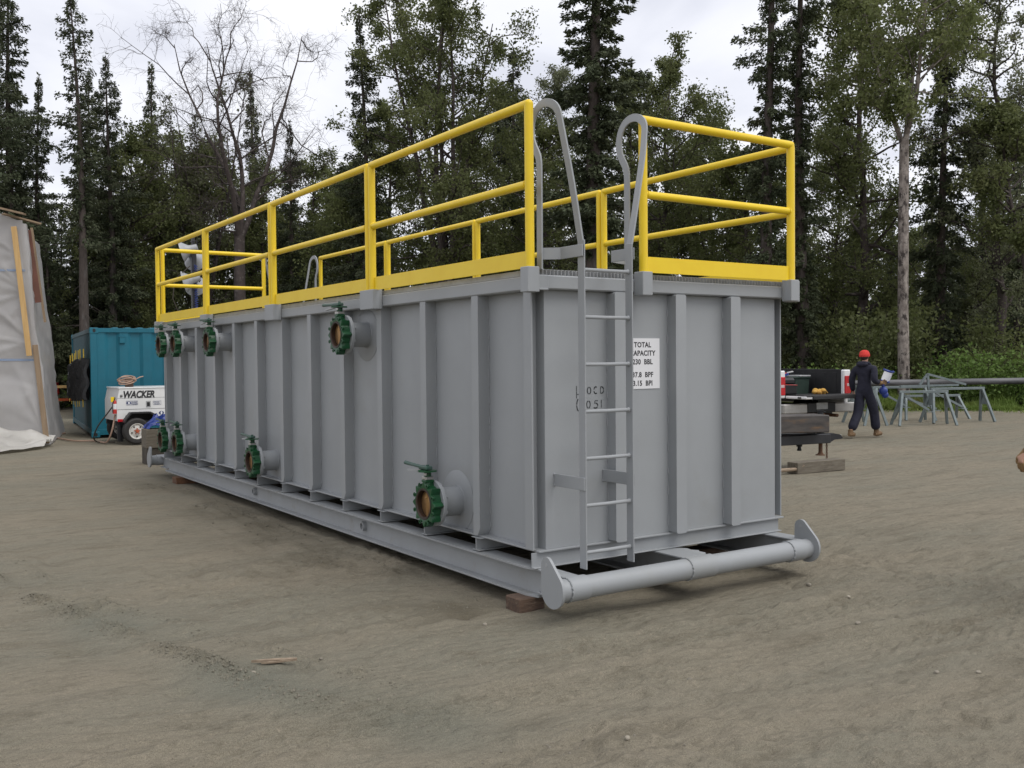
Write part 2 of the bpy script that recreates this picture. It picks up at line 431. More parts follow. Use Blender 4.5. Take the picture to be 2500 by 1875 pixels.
# ---------------------------------------------------------------- ground
rng = np.random.default_rng(11)
_TB = rng.random((256, 256))
def vnoise(x, y, seed=0):
    x = np.asarray(x) + seed*17.31; y = np.asarray(y) + seed*9.77
    xi = np.floor(x).astype(int); yi = np.floor(y).astype(int)
    fx = x-xi; fy = y-yi
    fx = fx*fx*(3-2*fx); fy = fy*fy*(3-2*fy)
    a = _TB[xi & 255, yi & 255]; b = _TB[(xi+1) & 255, yi & 255]
    c = _TB[xi & 255, (yi+1) & 255]; d = _TB[(xi+1) & 255, (yi+1) & 255]
    return (a*(1-fx)+b*fx)*(1-fy) + (c*(1-fx)+d*fx)*fy - 0.5
def fbm(x, y, o=4, seed=0, gain=0.5):
    s = 0; a = 1
    for k in range(o):
        s = s + a*vnoise(x*2**k, y*2**k, seed+k); a *= gain
    return s
def polydist(x, y, pts):
    """distance to polyline, along-length parameter, signed side"""
    best = np.full(x.shape, 1e9); par = np.zeros(x.shape); side = np.zeros(x.shape); acc = 0.0
    for (ax, ay), (bx, by) in zip(pts[:-1], pts[1:]):
        dx_, dy_ = bx-ax, by-ay; L = math.hypot(dx_, dy_)
        t = np.clip(((x-ax)*dx_+(y-ay)*dy_)/(L*L), 0, 1)
        ex = x-ax-t*dx_; ey = y-ay-t*dy_
        d = np.hypot(ex, ey)
        m_ = d < best
        best = np.where(m_, d, best); par = np.where(m_, acc+t*L, par)
        side = np.where(m_, np.sign(ex*dy_-ey*dx_), side)
        acc += L
    return best, par, side
RIDGE1 = [(-2.95, 3.9), (-2.72, 2.98), (-2.52, 2.07), (-2.4, 1.47), (-2.17, 0.68), (-2.11, 0.42), (-1.98, -0.02), (-1.89, -0.45), (-1.71, -0.72), (-1.45, -1.3)]
RIDGE2 = [(-2.9, 5.2), (-2.64, 4.15), (-2.2, 1.76), (-1.86, 0.82), (-1.78, 0.52), (-1.53, -0.2), (-1.39, -0.59), (-1.2, -0.95)]
TREADS = [[(-4.2, -1.2), (-2.47, -1.09), (-1.9, -1.08), (-0.96, -1.19), (0.6, -1.5), (3.5, -1.9)],
          [(-4.2, -0.55), (-2.88, -0.62), (-1.89, -0.77), (-0.7, -0.79), (1.2, -1.0), (4.5, -1.2)],
          [(-1.2, -1.4), (-0.61, -1.65), (0.03, -2.07), (0.56, -2.33), (1.6, -2.9)],
          [(0.3, -1.45), (0.98, -1.76), (2.32, -1.95), (4.5, -2.0)]]
def gheight(x, y):
    near = np.exp(-((np.maximum(0, np.abs(x)-3.5))**2+(np.maximum(0, np.abs(y)-3.5))**2)/6.0)
    h = 0.030*fbm(x*0.5, y*0.5, 3, 1) + 0.022*fbm(x*1.6, y*1.6, 3, 5)
    rough = np.clip(vnoise(x*0.9, y*0.9, 13)*2.2+0.55, 0.12, 1)
    h = h + near*rough*(0.026*fbm(x*6, y*6, 3, 9) + 0.022*vnoise(x*15, y*15, 12)*(0.4+1.4*(vnoise(x*3.5, y*3.5, 18)+0.5)) + 0.011*vnoise(x*33, y*33, 14))
    # uneven ripples left by wheels and rain
    wx = x*0.50+y*0.87+0.22*vnoise(x*1.3, y*1.3, 31)+0.07*vnoise(x*4.5, y*4.5, 32)
    amp = np.clip(vnoise(x*0.6, y*0.6, 40)*2.6+0.45+0.5*(x < -1.2)*(y < -0.3), 0, 1)
    ph = wx*math.pi/0.095+1.5*vnoise(x*2.2, y*2.2, 44)
    h = h + near*0.0115*amp*(1-np.abs(np.sin(ph))**0.8)*(0.55+0.9*(vnoise(x*5, y*9, 46)+0.5))
    for k, rp in enumerate((RIDGE1, RIDGE2)):
        d, s, sd = polydist(x, y, rp)
        brk = np.clip(vnoise(s*3.3, s*0+3.1*k, 51)*2.2+0.62-0.3*k, 0, 1)
        flat = np.exp(-((d-0.27)/0.13)**2)*(sd > 0 if k == 0 else sd < 0)
        h = h*(1-0.8*flat) - 0.012*flat
        lump = np.clip(vnoise(x*26, y*26, 61)+0.15, 0, 1)+0.5*np.clip(vnoise(x*48, y*48, 62)+0.1, 0, 1)
        h = h + np.exp(-(d/0.075)**2)*(0.012+0.075*lump*brk)*(1 if k == 0 else 0.6)
    for k, tp in enumerate(TREADS):
        d, s, sd = polydist(x, y, tp)
        wd = 0.17
        inn = 1/(1+np.exp((d-wd)/0.02))
        fade = np.clip(vnoise(s*0.8, s*0, 71+k)*2.5+0.85, 0.2, 1)
        chev = np.sin(2*math.pi*(s*8.0+(0.9*d/wd if k < 2 else 2.2*d/wd*sd))+1.2*vnoise(x*6, y*6, 75))
        groove = np.cos(2*math.pi*d/0.068+0.5*np.sin(s*40))
        h = h*(1-0.5*inn*fade) + fade*(inn*(-0.012+(0.011*np.clip(chev, -0.4, 1)*np.clip(0.45+1.6*vnoise(x*4, y*4, 78), 0, 1) if k >= 2 else 0.005*chev+0.021*np.clip(groove, -0.3, 1)*np.clip(0.7+vnoise(x*3, y*3, 79), 0, 1))) + (0.018 if k >= 2 else 0.030)*np.exp(-((d-wd-0.035)/0.03)**2)*(0.6+0.8*vnoise(x*14, y*14, 77)))
    # scuffs
    h = h - near*0.05*np.clip(vnoise(x*3.1, y*3.1, 81)-0.18, 0, 1)*np.clip(vnoise(x*14, y*14, 82)+0.4, 0, 1)*3
    # crumbly edge beside the left skid
    bz = np.exp(-((x+0.33)/0.24)**2)*(1/(1+np.exp(-(y-0.4)*6)))*(y < 9.2)*np.clip(0.35+2.4*fbm(x*2.0, y*1.4, 4, 97), 0, 1)
    h = h + bz*(0.010+0.05*np.clip(vnoise(x*15, y*15, 84)+0.1, 0, 1))
    h = h - 0.02
    far = np.clip((np.hypot(x-1, y-3)-26)/60, 0, 1)
    return h + 0.15*far*fbm(x*0.15, y*0.15, 3, 15)
# forest edge as a line across the far side of the clearing; beyond it things grow
EDGE = [(-40, 44), (-8, 40), (1.9, 36.5), (8.0, 30.5), (15.0, 22.6), (19.6, 16.2), (22.6, 12.9), (24.6, 10.2), (27.0, 5.0), (34, -12)]
def edge_signed(x, y):
    d, s, sd = polydist(np.asarray(x, float), np.asarray(y, float), EDGE)
    return np.where(sd < 0, d, -d)
def axis_coords(lo, hi, fine, outs):
    a = list(np.arange(lo, hi+1e-6, fine)); s = fine
    x = hi; 
    while x < outs: s *= 1.105; x += s; a.append(x)
    x = lo; s = fine
    while x > -outs: s *= 1.105; x -= s; a.insert(0, x)
    return np.array(a)
gx = axis_coords(-3.3, 2.9, 0.0135, 420); gy = axis_coords(-3.2, 2.2, 0.0135, 420)
GX, GY = np.meshgrid(gx, gy)
GZ = gheight(GX, GY)
es = edge_signed(GX, GY)
GZ = GZ + np.clip(es/12, 0, 1)*0.25
GV = np.stack([GX.ravel(), GY.ravel(), GZ.ravel()], 1)
ny, nx = GX.shape
ii = (np.arange(ny-1)[:, None]*nx+np.arange(nx-1)[None, :]).ravel()
GF = np.stack([ii, ii+1, ii+nx+1, ii+nx], 1)
gm = bpy.data.materials.new('sandy_ground'); gm.use_nodes = True
nt = gm.node_tree; N = nt.nodes; L = nt.links
b = N['Principled BSDF']; b.inputs['Roughness'].default_value = 0.95; b.inputs['Specular IOR Level'].default_value = 0.15
geo = N.new('ShaderNodeTexCoord')
def nz(scale, det, rough=0.6, vec=None):
    n = N.new('ShaderNodeTexNoise'); n.inputs['Scale'].default_value = scale; n.inputs['Detail'].default_value = det; n.inputs['Roughness'].default_value = rough
    L.new(vec if vec is not None else geo.outputs['Object'], n.inputs['Vector']); return n
def mixrgb(fac, a, b_, lo=0.4, hi=0.6):
    r = N.new('ShaderNodeMapRange'); r.inputs[1].default_value = lo; r.inputs[2].default_value = hi
    L.new(fac, r.inputs[0])
    m_ = N.new('ShaderNodeMix'); m_.data_type = 'RGBA'; L.new(r.outputs[0], m_.inputs[0])
    for s, i in ((a, 6), (b_, 7)):
        if isinstance(s, tuple): m_.inputs[i].default_value = (*s, 1)
        else: L.new(s, m_.inputs[i])
    return m_.outputs[2]
mpg = N.new('ShaderNodeMapping'); mpg.inputs['Rotation'].default_value = (0, 0, R(35)); mpg.inputs['Scale'].default_value = (0.5, 1.6, 1)
L.new(geo.outputs['Object'], mpg.inputs['Vector'])
c = mixrgb(nz(0.55, 6, 0.6, mpg.outputs[0]).outputs['Fac'], (0.230, 0.203, 0.152), (0.200, 0.187, 0.144), 0.40, 0.62)
c = mixrgb(nz(2.3, 7, 0.68, mpg.outputs[0]).outputs['Fac'], c, (0.166, 0.147, 0.109), 0.50, 0.68)
mpm = N.new('ShaderNodeMapping'); mpm.inputs['Rotation'].default_value = (0, 0, R(-28)); mpm.inputs['Scale'].default_value = (0.7, 1.5, 1)
L.new(geo.outputs['Object'], mpm.inputs['Vector'])
c = mixrgb(nz(9, 8, 0.75, mpm.outputs[0]).outputs['Fac'], c, (0.122, 0.108, 0.080), 0.52, 0.78)
c = mixrgb(nz(5, 8, 0.75, mpm.outputs[0]).outputs['Fac'], c, (0.255, 0.226, 0.175), 0.55, 0.85)
c = mixrgb(nz(30, 5, 0.7).outputs['Fac'], c, (0.29, 0.25, 0.19), 0.55, 0.78)
c = mixrgb(nz(75, 3, 0.7).outputs['Fac'], c, (0.135, 0.12, 0.09), 0.58, 0.75)
vor = N.new('ShaderNodeTexVoronoi'); vor.inputs['Scale'].default_value = 26
L.new(geo.outputs['Object'], vor.inputs['Vector'])
at = N.new('ShaderNodeAttribute'); at.attribute_name = 'veg'
c = mixrgb(at.outputs['Fac'], c, mixrgb(nz(1.4, 6).outputs['Fac'], (0.035, 0.038, 0.018), (0.055, 0.06, 0.025)), 0.35, 0.65)
at2 = N.new('ShaderNodeAttribute'); at2.attribute_name = 'grit'
c = mixrgb(at2.outputs['Fac'], c, (0.15, 0.155, 0.125), 0.0, 1.6)
at3 = N.new('ShaderNodeAttribute'); at3.attribute_name = 'soil_shade'
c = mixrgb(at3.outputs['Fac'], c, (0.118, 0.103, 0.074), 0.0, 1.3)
gr = nz(260, 2, 0.8)
gv = N.new('ShaderNodeMapRange'); gv.inputs[1].default_value = 0.3; gv.inputs[2].default_value = 0.7; gv.inputs[3].default_value = 0.60; gv.inputs[4].default_value = 1.38
L.new(gr.outputs['Fac'], gv.inputs[0])
hsv = N.new('ShaderNodeHueSaturation'); L.new(gv.outputs[0], hsv.inputs['Value']); L.new(c, hsv.inputs['Color']); c = hsv.outputs[0]
L.new(c, b.inputs['Base Color'])
bp1 = N.new('ShaderNodeBump'); bp1.inputs['Strength'].default_value = 0.55; bp1.inputs['Distance'].default_value = 0.035
mpb = N.new('ShaderNodeMapping'); mpb.inputs['Rotation'].default_value = (0, 0, R(35)); mpb.inputs['Scale'].default_value = (0.8, 1.3, 1)
L.new(geo.outputs['Object'], mpb.inputs['Vector'])
L.new(nz(16, 8, 0.72, mpb.outputs[0]).outputs['Fac'], bp1.inputs['Height'])
bp2 = N.new('ShaderNodeBump'); bp2.inputs['Strength'].default_value = 0.6; bp2.inputs['Distance'].default_value = 0.008
L.new(nz(120, 4, 0.7).outputs['Fac'], bp2.inputs['Height']); L.new(bp1.outputs[0], bp2.inputs['Normal'])
bp3 = N.new('ShaderNodeBump'); bp3.inputs['Strength'].default_value = 0.6; bp3.inputs['Distance'].default_value = 0.14
L.new(nz(2.6, 7, 0.65, mpg.outputs[0]).outputs['Fac'], bp3.inputs['Height']); L.new(bp2.outputs[0], bp3.inputs['Normal'])
L.new(bp3.outputs[0], b.inputs['Normal'])
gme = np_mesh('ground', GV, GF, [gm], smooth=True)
va = gme.attributes.new('veg', 'FLOAT', 'POINT')
vegv = 0.5+(es.ravel()+1.6*fbm(GX.ravel()*0.4, GY.ravel()*0.4, 4, 90))/2.4
va.data.foreach_set('value', np.clip(vegv, 0, 1).astype(np.float32))
d1, _, s1 = polydist(GX.ravel(), GY.ravel(), RIDGE1)
grit = np.exp(-(d1/0.30)**2)*np.clip(0.6+1.5*fbm(GX.ravel()*1.2, GY.ravel()*1.2, 3, 95), 0, 1)
fx_, fy_ = GX.ravel(), GY.ravel()
soil_shade = np.exp(-((fx_+0.32)/0.30)**2)*((fy_ > 0.2) & (fy_ < 9))*np.clip(0.30+2.6*fbm(fx_*2.0, fy_*1.4, 4, 97), 0, 1)  # clumpy soil beside the left skid, with soft shade put into its colour
soil_shade = np.maximum(soil_shade, 0.8*np.exp(-((fy_+0.25)/0.2)**2)*((fx_ > 0.1) & (fx_ < 2.3))*np.clip(0.2+2*fbm(fx_*2, fy_*2, 3, 98), 0, 1))  # uneven darker strip along the tank's front end
brk_ = np.clip(vnoise(_*3.3, d1*0, 51)*2.2+0.62, 0, 1)
soil_shade = np.maximum(soil_shade, np.exp(-(d1/0.07)**2)*brk_*0.6*np.clip(0.5+1.5*vnoise(fx_*9, fy_*9, 99), 0, 1))  # broken darker line along the ridge crest
da = gme.attributes.new('soil_shade', 'FLOAT', 'POINT'); da.data.foreach_set('value', np.clip(soil_shade, 0, 1).astype(np.float32))
ga = gme.attributes.new('grit', 'FLOAT', 'POINT'); ga.data.foreach_set('value', grit.astype(np.float32))
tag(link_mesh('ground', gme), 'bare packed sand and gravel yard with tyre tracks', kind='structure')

def gz(x, y):
    return float(gheight(np.array([float(x)]), np.array([float(y)]))[0])

# ---------------------------------------------------------------- trees
def tubes_np(segs):
    """segs: list of (pts list, radii list, sides) -> V, F(quads)"""
    V = []; F = []; off = 0
    for pts, rr, n in segs:
        P = np.array(pts, float); k = len(P)
        T = np.gradient(P, axis=0); T /= np.linalg.norm(T, axis=1)[:, None]+1e-9
        ref = np.where(np.abs(T[:, 2:3]) > 0.9, np.array([[1., 0, 0]]), np.array([[0, 0, 1.]]))
        A = np.cross(T, ref); A /= np.linalg.norm(A, axis=1)[:, None]+1e-9
        B = np.cross(T, A)
        an = np.arange(n)*2*math.pi/n
        ring = P[:, None, :] + (A[:, None, :]*np.cos(an)[None, :, None]+B[:, None, :]*np.sin(an)[None, :, None])*np.array(rr)[:, None, None]
        V.append(ring.reshape(-1, 3))
        i = np.arange(k-1)[:, None]*n; j = np.arange(n)[None, :]; j2 = (j+1) % n
        F.append((np.stack([i+j, i+j2, i+n+j2, i+n+j], -1).reshape(-1, 4))+off)
        off += k*n
    return np.concatenate(V), np.concatenate(F)
def kites(P, D, W):
    """leaf/spray quads: base P, axis D, half width vector W"""
    Vq = np.stack([P, P+0.45*D+W, P+D, P+0.45*D-W], 1).reshape(-1, 3)
    return Vq, np.arange(len(Vq)).reshape(-1, 4)
def rand_perp(D, g):
    r = g.normal(size=D.shape); r -= D*(np.sum(r*D, 1)/(np.sum(D*D, 1)+1e-9))[:, None]
    return r/(np.linalg.norm(r, axis=1)[:, None]+1e-9)

def spruce(seed, h, Rr, zb, fill=1.0, lean=(0, 0), taper=1.5, droop=0.55, spray=(0.075, 0.16), gap=0.25):
    g = np.random.default_rng(seed)
    nt_ = 14
    tz = np.linspace(0, h, nt_)
    wob = np.stack([0.10*np.sin(tz*0.35+seed)+lean[0]*tz/h, 0.10*np.cos(tz*0.3+seed*2)+lean[1]*tz/h, tz], 1)
    wob[:, :2] -= wob[0, :2]
    r0 = 0.012*h+0.03
    tv, tf = tubes_np([(wob, list(r0*(1-tz/h*0.93)*(1+0.25*np.exp(-tz*2.5))), 9)])
    def tp(z): return np.array([np.interp(z, tz, wob[:, 0]), np.interp(z, tz, wob[:, 1]), z])
    segs = []; SP = []; SD = []; SW = []
    z = zb
    while z < h-0.15:
        t = (z-zb)/(h-zb)
        env = Rr*min(1.0, (1-t)*taper)**0.75*(0.82+0.3*math.sin(z*1.7+seed))
        clump = 1.0 if g.random() > gap*(1-t) else 0.45
        nb = 5 if t < 0.85 else 4
        a0 = g.random()*6.28
        for k in range(nb):
            a = a0+k*6.283/nb+g.normal()*0.35
            Lb = max(0.12, env*clump*g.uniform(0.55, 1.18))
            dh = np.array([math.cos(a), math.sin(a), 0]); dr = droop*(1.1-t)*g.uniform(0.6, 1.3)
            base = tp(z+g.uniform(-0.12, 0.12))
            s = np.linspace(0, 1, 5)
            pts = base+dh*(s*Lb)[:, None]+np.array([0, 0, 1])*((0.12*s-dr*s+0.35*dr*s**3)*Lb)[:, None]
            segs.append((pts, list(0.014*(1-s*0.8)+0.003), 3))
            n = int(max(24, Lb*130*fill+14))
            ss = g.uniform(0.10, 1.0, n)**0.8
            P = np.stack([np.interp(ss, s, pts[:, q]) for q in range(3)], 1)
            side = np.array([-dh[1], dh[0], 0])
            lat = g.uniform(-1, 1, n)
            P = P+side*(lat*0.30*Lb*ss*(1.15-ss))[:, None]+np.array([0, 0, 1])*(g.normal(size=n)*0.07)[:, None]
            D = dh*0.55+side*(lat*0.8)[:, None]+np.array([0, 0, -1])*g.uniform(-0.15, 1.05, n)[:, None]+g.normal(size=(n, 3))*0.22
            D /= np.linalg.norm(D, axis=1)[:, None]
            ln = g.uniform(*spray, n)*(0.75+0.5*(1-t))
            SP.append(P); SD.append(D*ln[:, None]); SW.append(rand_perp(D, g)*(ln*g.uniform(0.16, 0.27, n))[:, None])
        z += g.uniform(0.24, 0.40)*(1.0 if t < 0.8 else 0.7)
    # dead lower branches
    for _ in range(int(zb*5)):
        zz_ = g.uniform(0.8, max(1.0, zb)); a = g.random()*6.28; Lb = g.uniform(0.3, 1.0)
        b_ = tp(zz_); dh = np.array([math.cos(a), math.sin(a), g.uniform(-0.5, 0.1)])
        segs.append(([b_, b_+dh*Lb*0.5, b_+dh*Lb+np.array([0, 0, -0.1])], [0.012, 0.008, 0.003], 3))
    # leader
    n = 26; P = tp(h-0.5)[None]+np.array([[0, 0, 1.]])*g.uniform(0, 0.6, n)[:, None]
    D = g.normal(size=(n, 3)); D[:, 2] = np.abs(D[:, 2])*0.7; D /= np.linalg.norm(D, axis=1)[:, None]
    SP.append(P); SD.append(D*0.16); SW.append(rand_perp(D, g)*0.035)
    bv, bf = tubes_np(segs)
    kv, kf = kites(np.concatenate(SP), np.concatenate(SD), np.concatenate(SW))
    V = np.concatenate([bv, kv]); F = np.concatenate([bf, kf+len(bv)])
    mi = np.concatenate([np.zeros(len(bf), int), np.ones(len(kf), int)])
    return (np_mesh('trunk', tv, tf, [M['bark_spruce']], smooth=True), np_mesh('crown', V, F, [M['bark_spruce'], M['needles']], mi))

def broadleaf(seed, h, Rr, zb, leaves=16, stems=1, spread=0.28, r0=None, leaf=(0.08, 0.14), lm='leaves', bark='bark_dark',
              limbs=26, twigs=4, lean=(0, 0), bend=0.25, bare_twigs=0, fork=None, topfrac=0.35, subs=5, envp=0.8, wig=0.07):
    g = np.random.default_rng(seed)
    r0 = r0 or 0.011*h+0.03
    trunk = []; segs = []; SP = []; SD = []; SW = []
    def poly(p, d, Lb, k, wig, upw):
        pts = [np.array(p, float)]; d = np.array(d, float); d /= np.linalg.norm(d)
        for _ in range(k):
            d = d+g.normal(size=3)*wig+np.array([0, 0, upw]); d /= np.linalg.norm(d)
            pts.append(pts[-1]+d*Lb/k)
        return np.array(pts)
    def twig_leaves(pts, n):
        if n <= 0: return
        s = g.uniform(0.1, 1, n)*(len(pts)-1); i = np.minimum(s.astype(int), len(pts)-2); f = (s-i)[:, None]
        P = pts[i]*(1-f)+pts[i+1]*f+g.normal(size=(n, 3))*0.11
        D = g.normal(size=(n, 3))+np.array([0, 0, -0.5]); D /= np.linalg.norm(D, axis=1)[:, None]
        ln = g.uniform(*leaf, n)
        SP.append(P); SD.append(D*ln[:, None]); SW.append(rand_perp(D, g)*(ln*0.34)[:, None])
    def limb(p, d, Lb, r):
        pts = poly(p, d, Lb, 6, 0.20+wig*0.4, 0.05-wig*0.25)
        segs.append((pts, list(np.linspace(r, r*0.25, len(pts))), 5 if r > 0.02 else 4))
        for _ in range(subs):
            s = g.uniform(0.25, 1.0); i = min(int(s*6), 5)
            q = pts[i]+(pts[i+1]-pts[i])*(s*6-i)
            dd = (pts[i+1]-pts[i]); dd /= np.linalg.norm(dd)
            dd = dd*0.6+g.normal(size=3)*0.55+np.array([0, 0, 0.12])
            L2 = Lb*g.uniform(0.25, 0.5)
            p2 = poly(q, dd, L2, 4, 0.28, -0.02)
            segs.append((p2, list(np.linspace(max(0.006, r*0.35), 0.003, 5)), 3))
            for _ in range(twigs):
                s2 = g.uniform(0.2, 1.0); i2 = min(int(s2*4), 3)
                q2 = p2[i2]+(p2[i2+1]-p2[i2])*(s2*4-i2)
                p3 = poly(q2, g.normal(size=3)*0.8+np.array([0, 0, -0.15])+(p2[-1]-p2[0]), L2*g.uniform(0.35, 0.7), 3, 0.35, -0.08)
                segs.append((p3, [0.0055, 0.0045, 0.0035, 0.0025], 3))
                twig_leaves(p3, leaves)
                for _ in range(bare_twigs):
                    q3 = p3[g.integers(1, 4)]
                    segs.append((poly(q3, g.normal(size=3)+(p3[-1]-p3[0])*1.5, g.uniform(0.2, 0.5), 2, 0.35, -0.03), [0.004, 0.003, 0.002], 3))
    axes = []
    if stems == 1:
        d0 = np.array([lean[0], lean[1], h]); pts = [np.zeros(3)]
        k = 12; d = d0/np.linalg.norm(d0)
        for i in range(k):
            dd = d+np.array([g.normal(), g.normal(), 0])*bend*0.25
            dd /= np.linalg.norm(dd); pts.append(pts[-1]+dd*h/k)
        axes.append((np.array(pts), r0, 0.0))
    else:
        fz = fork or h*0.22
        pts = np.array([[0, 0, 0], [0.03, 0, fz*0.4], [0.02, 0.05, fz*0.8], [0, 0.03, fz*1.05]])
        trunk.append((pts, [r0*1.25, r0*1.05, r0, r0*0.9], 10))
        for i in range(stems):
            a = i*6.283/stems+g.normal()*0.4; sp = spread*g.uniform(0.5, 1.2)
            p = pts[-1]-np.array([0, 0, 0.3]); q = [p]; k = 9; hh = (h-fz)*g.uniform(0.82, 1.05)
            d = np.array([math.cos(a)*sp*1.5, math.sin(a)*sp*1.5, 1.0])
            for j in range(k):
                d = d+np.array([g.normal()*wig-math.cos(a)*sp*0.05, g.normal()*wig-math.sin(a)*sp*0.05, 0.05]); dn = d/np.linalg.norm(d)
                q.append(q[-1]+dn*hh/k)
            axes.append((np.array(q), r0*0.55, 0.02))
    for pts, rr, s0 in axes:
        k = len(pts)
        trunk.append((pts, list(rr*np.linspace(1, 0.12, k)*(1+(0.3*np.exp(-np.arange(k)*1.6) if stems == 1 else 0))), 9 if stems == 1 else 7))
        Z0, Z1 = pts[0][2], pts[-1][2]
        nl = max(4, limbs//len(axes))
        for i in range(nl):
            z = zb+(Z1-0.1-zb)*((i+g.random())/nl)**0.9
            if z < Z0+0.2: continue
            f = np.interp(z, pts[:, 2], np.arange(k)); i0 = min(int(f), k-2)
            p = pts[i0]+(pts[i0+1]-pts[i0])*(f-i0)
            t = (z-zb)/max(0.1, (h-zb))
            env = Rr*min(1.0, 0.35+t*2.2)*max(0.12, (1-max(0, t-topfrac)/(1-topfrac)))**envp
            a = g.random()*6.283; el = g.uniform(0.15, 0.9)
            if stems > 1:
                out = pts[i0][:2]-np.zeros(2); 
                if g.random() < 0.6: a = math.atan2(out[1], out[0])+g.normal()*0.9
                env *= 0.72
            limb(p, [math.cos(a)*math.cos(el), math.sin(a)*math.cos(el), math.sin(el)], max(0.5, env*g.uniform(0.65, 1.15)), rr*0.34*(1-0.6*t)+0.006)
    tv, tf = tubes_np(trunk)
    bv, bf = tubes_np(segs)
    mats = [M[bark], M[lm]]
    if SP:
        kv, kf = kites(np.concatenate(SP), np.concatenate(SD), np.concatenate(SW))
        V = np.concatenate([bv, kv]); F = np.concatenate([bf, kf+len(bv)])
        mi = np.concatenate([np.zeros(len(bf), int), np.ones(len(kf), int)])
    else:
        V, F, mi = bv, bf, np.zeros(len(bf), int)
    return (np_mesh('trunk', tv, tf, [M[bark]], smooth=True), np_mesh('crown', V, F, mats, mi))

def plant(name, meshes, x, y, label, cat, group, rz=0.0, sc=1.0, z=None, szx=None):
    t = thing(name, label, cat, (x, y, (gz(x, y) if z is None else z)-0.05), rz, group)
    t.scale = (sc*(szx or 1), sc*(szx or 1), sc)
    link_mesh('trunk', meshes[0], t)
    link_mesh('crown', meshes[1], t)
    return t

SP = dict(
    wide=spruce(3, 16, 1.9, 2.0, 1.2, taper=1.7),
    mid=spruce(5, 15, 1.3, 1.8, 1.25, taper=2.0),
    col=spruce(8, 20, 0.88, 1.6, 1.4, taper=4.0, gap=0.35, droop=0.7),
    col2=spruce(12, 20, 1.0, 3.0, 1.3, taper=4.0, gap=0.3, droop=0.65),
    thin=spruce(14, 13.5, 0.55, 4.0, 1.5, taper=2.2, spray=(0.07, 0.14), gap=0.3),
    sparse=spruce(17, 14.2, 1.15, 6.0, 0.62, lean=(-0.30, 0.42), taper=2.2, gap=0.75, droop=0.5),
    fat=spruce(21, 21, 1.3, 1.5, 1.7, taper=5.0, droop=0.95, gap=0.35, spray=(0.085, 0.18)),
    drop=spruce(23, 15.5, 1.30, 2.5, 0.95, taper=2.4, droop=1.25, gap=0.4, spray=(0.09, 0.19)),
    young=spruce(27, 9.5, 1.25, 0.5, 1.2, taper=1.35, droop=0.45),
    young2=spruce(29, 8.0, 1.0, 0.4, 1.2, taper=1.4, droop=0.45),
)
BR = dict(
    big=broadleaf(31, 16.0, 3.4, 2.0, leaves=27, stems=6, spread=0.12, r0=0.24, limbs=150, leaf=(0.075, 0.125), lm='leaves', bark='bark_dark', subs=4, twigs=4, topfrac=0.62),
    tall=broadleaf(33, 14.5, 2.9, 1.6, leaves=27, limbs=60, lm='leaves', leaf=(0.08, 0.135), topfrac=0.45, envp=0.6),
    tall2=broadleaf(35, 14.5, 3.3, 1.2, leaves=27, limbs=64, lm='leaves', leaf=(0.08, 0.135), bend=0.4, topfrac=0.55, envp=0.55),
    round=broadleaf(37, 11.5, 3.2, 0.8, leaves=28, limbs=58, lm='leaves', leaf=(0.08, 0.135), bend=0.4, topfrac=0.55, envp=0.5),
    pale=broadleaf(39, 14.5, 2.8, 2.5, leaves=24, limbs=50, lm='leaves_pale', leaf=(0.065, 0.11), bend=0.4, topfrac=0.55, envp=0.6),
    birch=broadleaf(41, 16.5, 3.2, 7.2, leaves=26, stems=3, spread=0.2, fork=8.0, r0=0.155, limbs=64, leaf=(0.08, 0.135), lm='leaves', bark='bark_pale'),
    low=broadleaf(43, 9.0, 2.8, 0.5, leaves=28, limbs=48, lm='leaves', leaf=(0.08, 0.135), topfrac=0.5, envp=0.5),
    twig=broadleaf(47, 13.0, 2.6, 3.5, leaves=4, stems=5, spread=0.13, r0=0.13, limbs=60, lm='leaves_pale', bare_twigs=2, twigs=4),
    bare=broadleaf(50, 14.6, 4.6, 5.0, leaves=0, stems=4, spread=0.22, fork=6.2, r0=0.21, limbs=44, bark='bark_dark', bare_twigs=3, twigs=5, subs=7, topfrac=0.7, envp=0.7, wig=0.2),
    leaner=broadleaf(53, 11.0, 2.1, 5.0, leaves=24, limbs=30, lm='leaves', lean=(0.75, 2.8), bark='bark_dark'),
)
HT = {'wide': 16, 'mid': 15, 'col': 20, 'col2': 20, 'thin': 13.5, 'sparse': 14.2, 'fat': 21, 'drop': 15.5, 'young': 9.5, 'young2': 8,
      'big': 16, 'tall': 14.5, 'tall2': 14.5, 'round': 11.5, 'pale': 14.5, 'birch': 16.5, 'low': 9, 'twig': 13, 'bare': 14.6, 'leaner': 11}
GS = 'spruces along the forest edge'
GB = 'leafy birches and poplars along the forest edge'
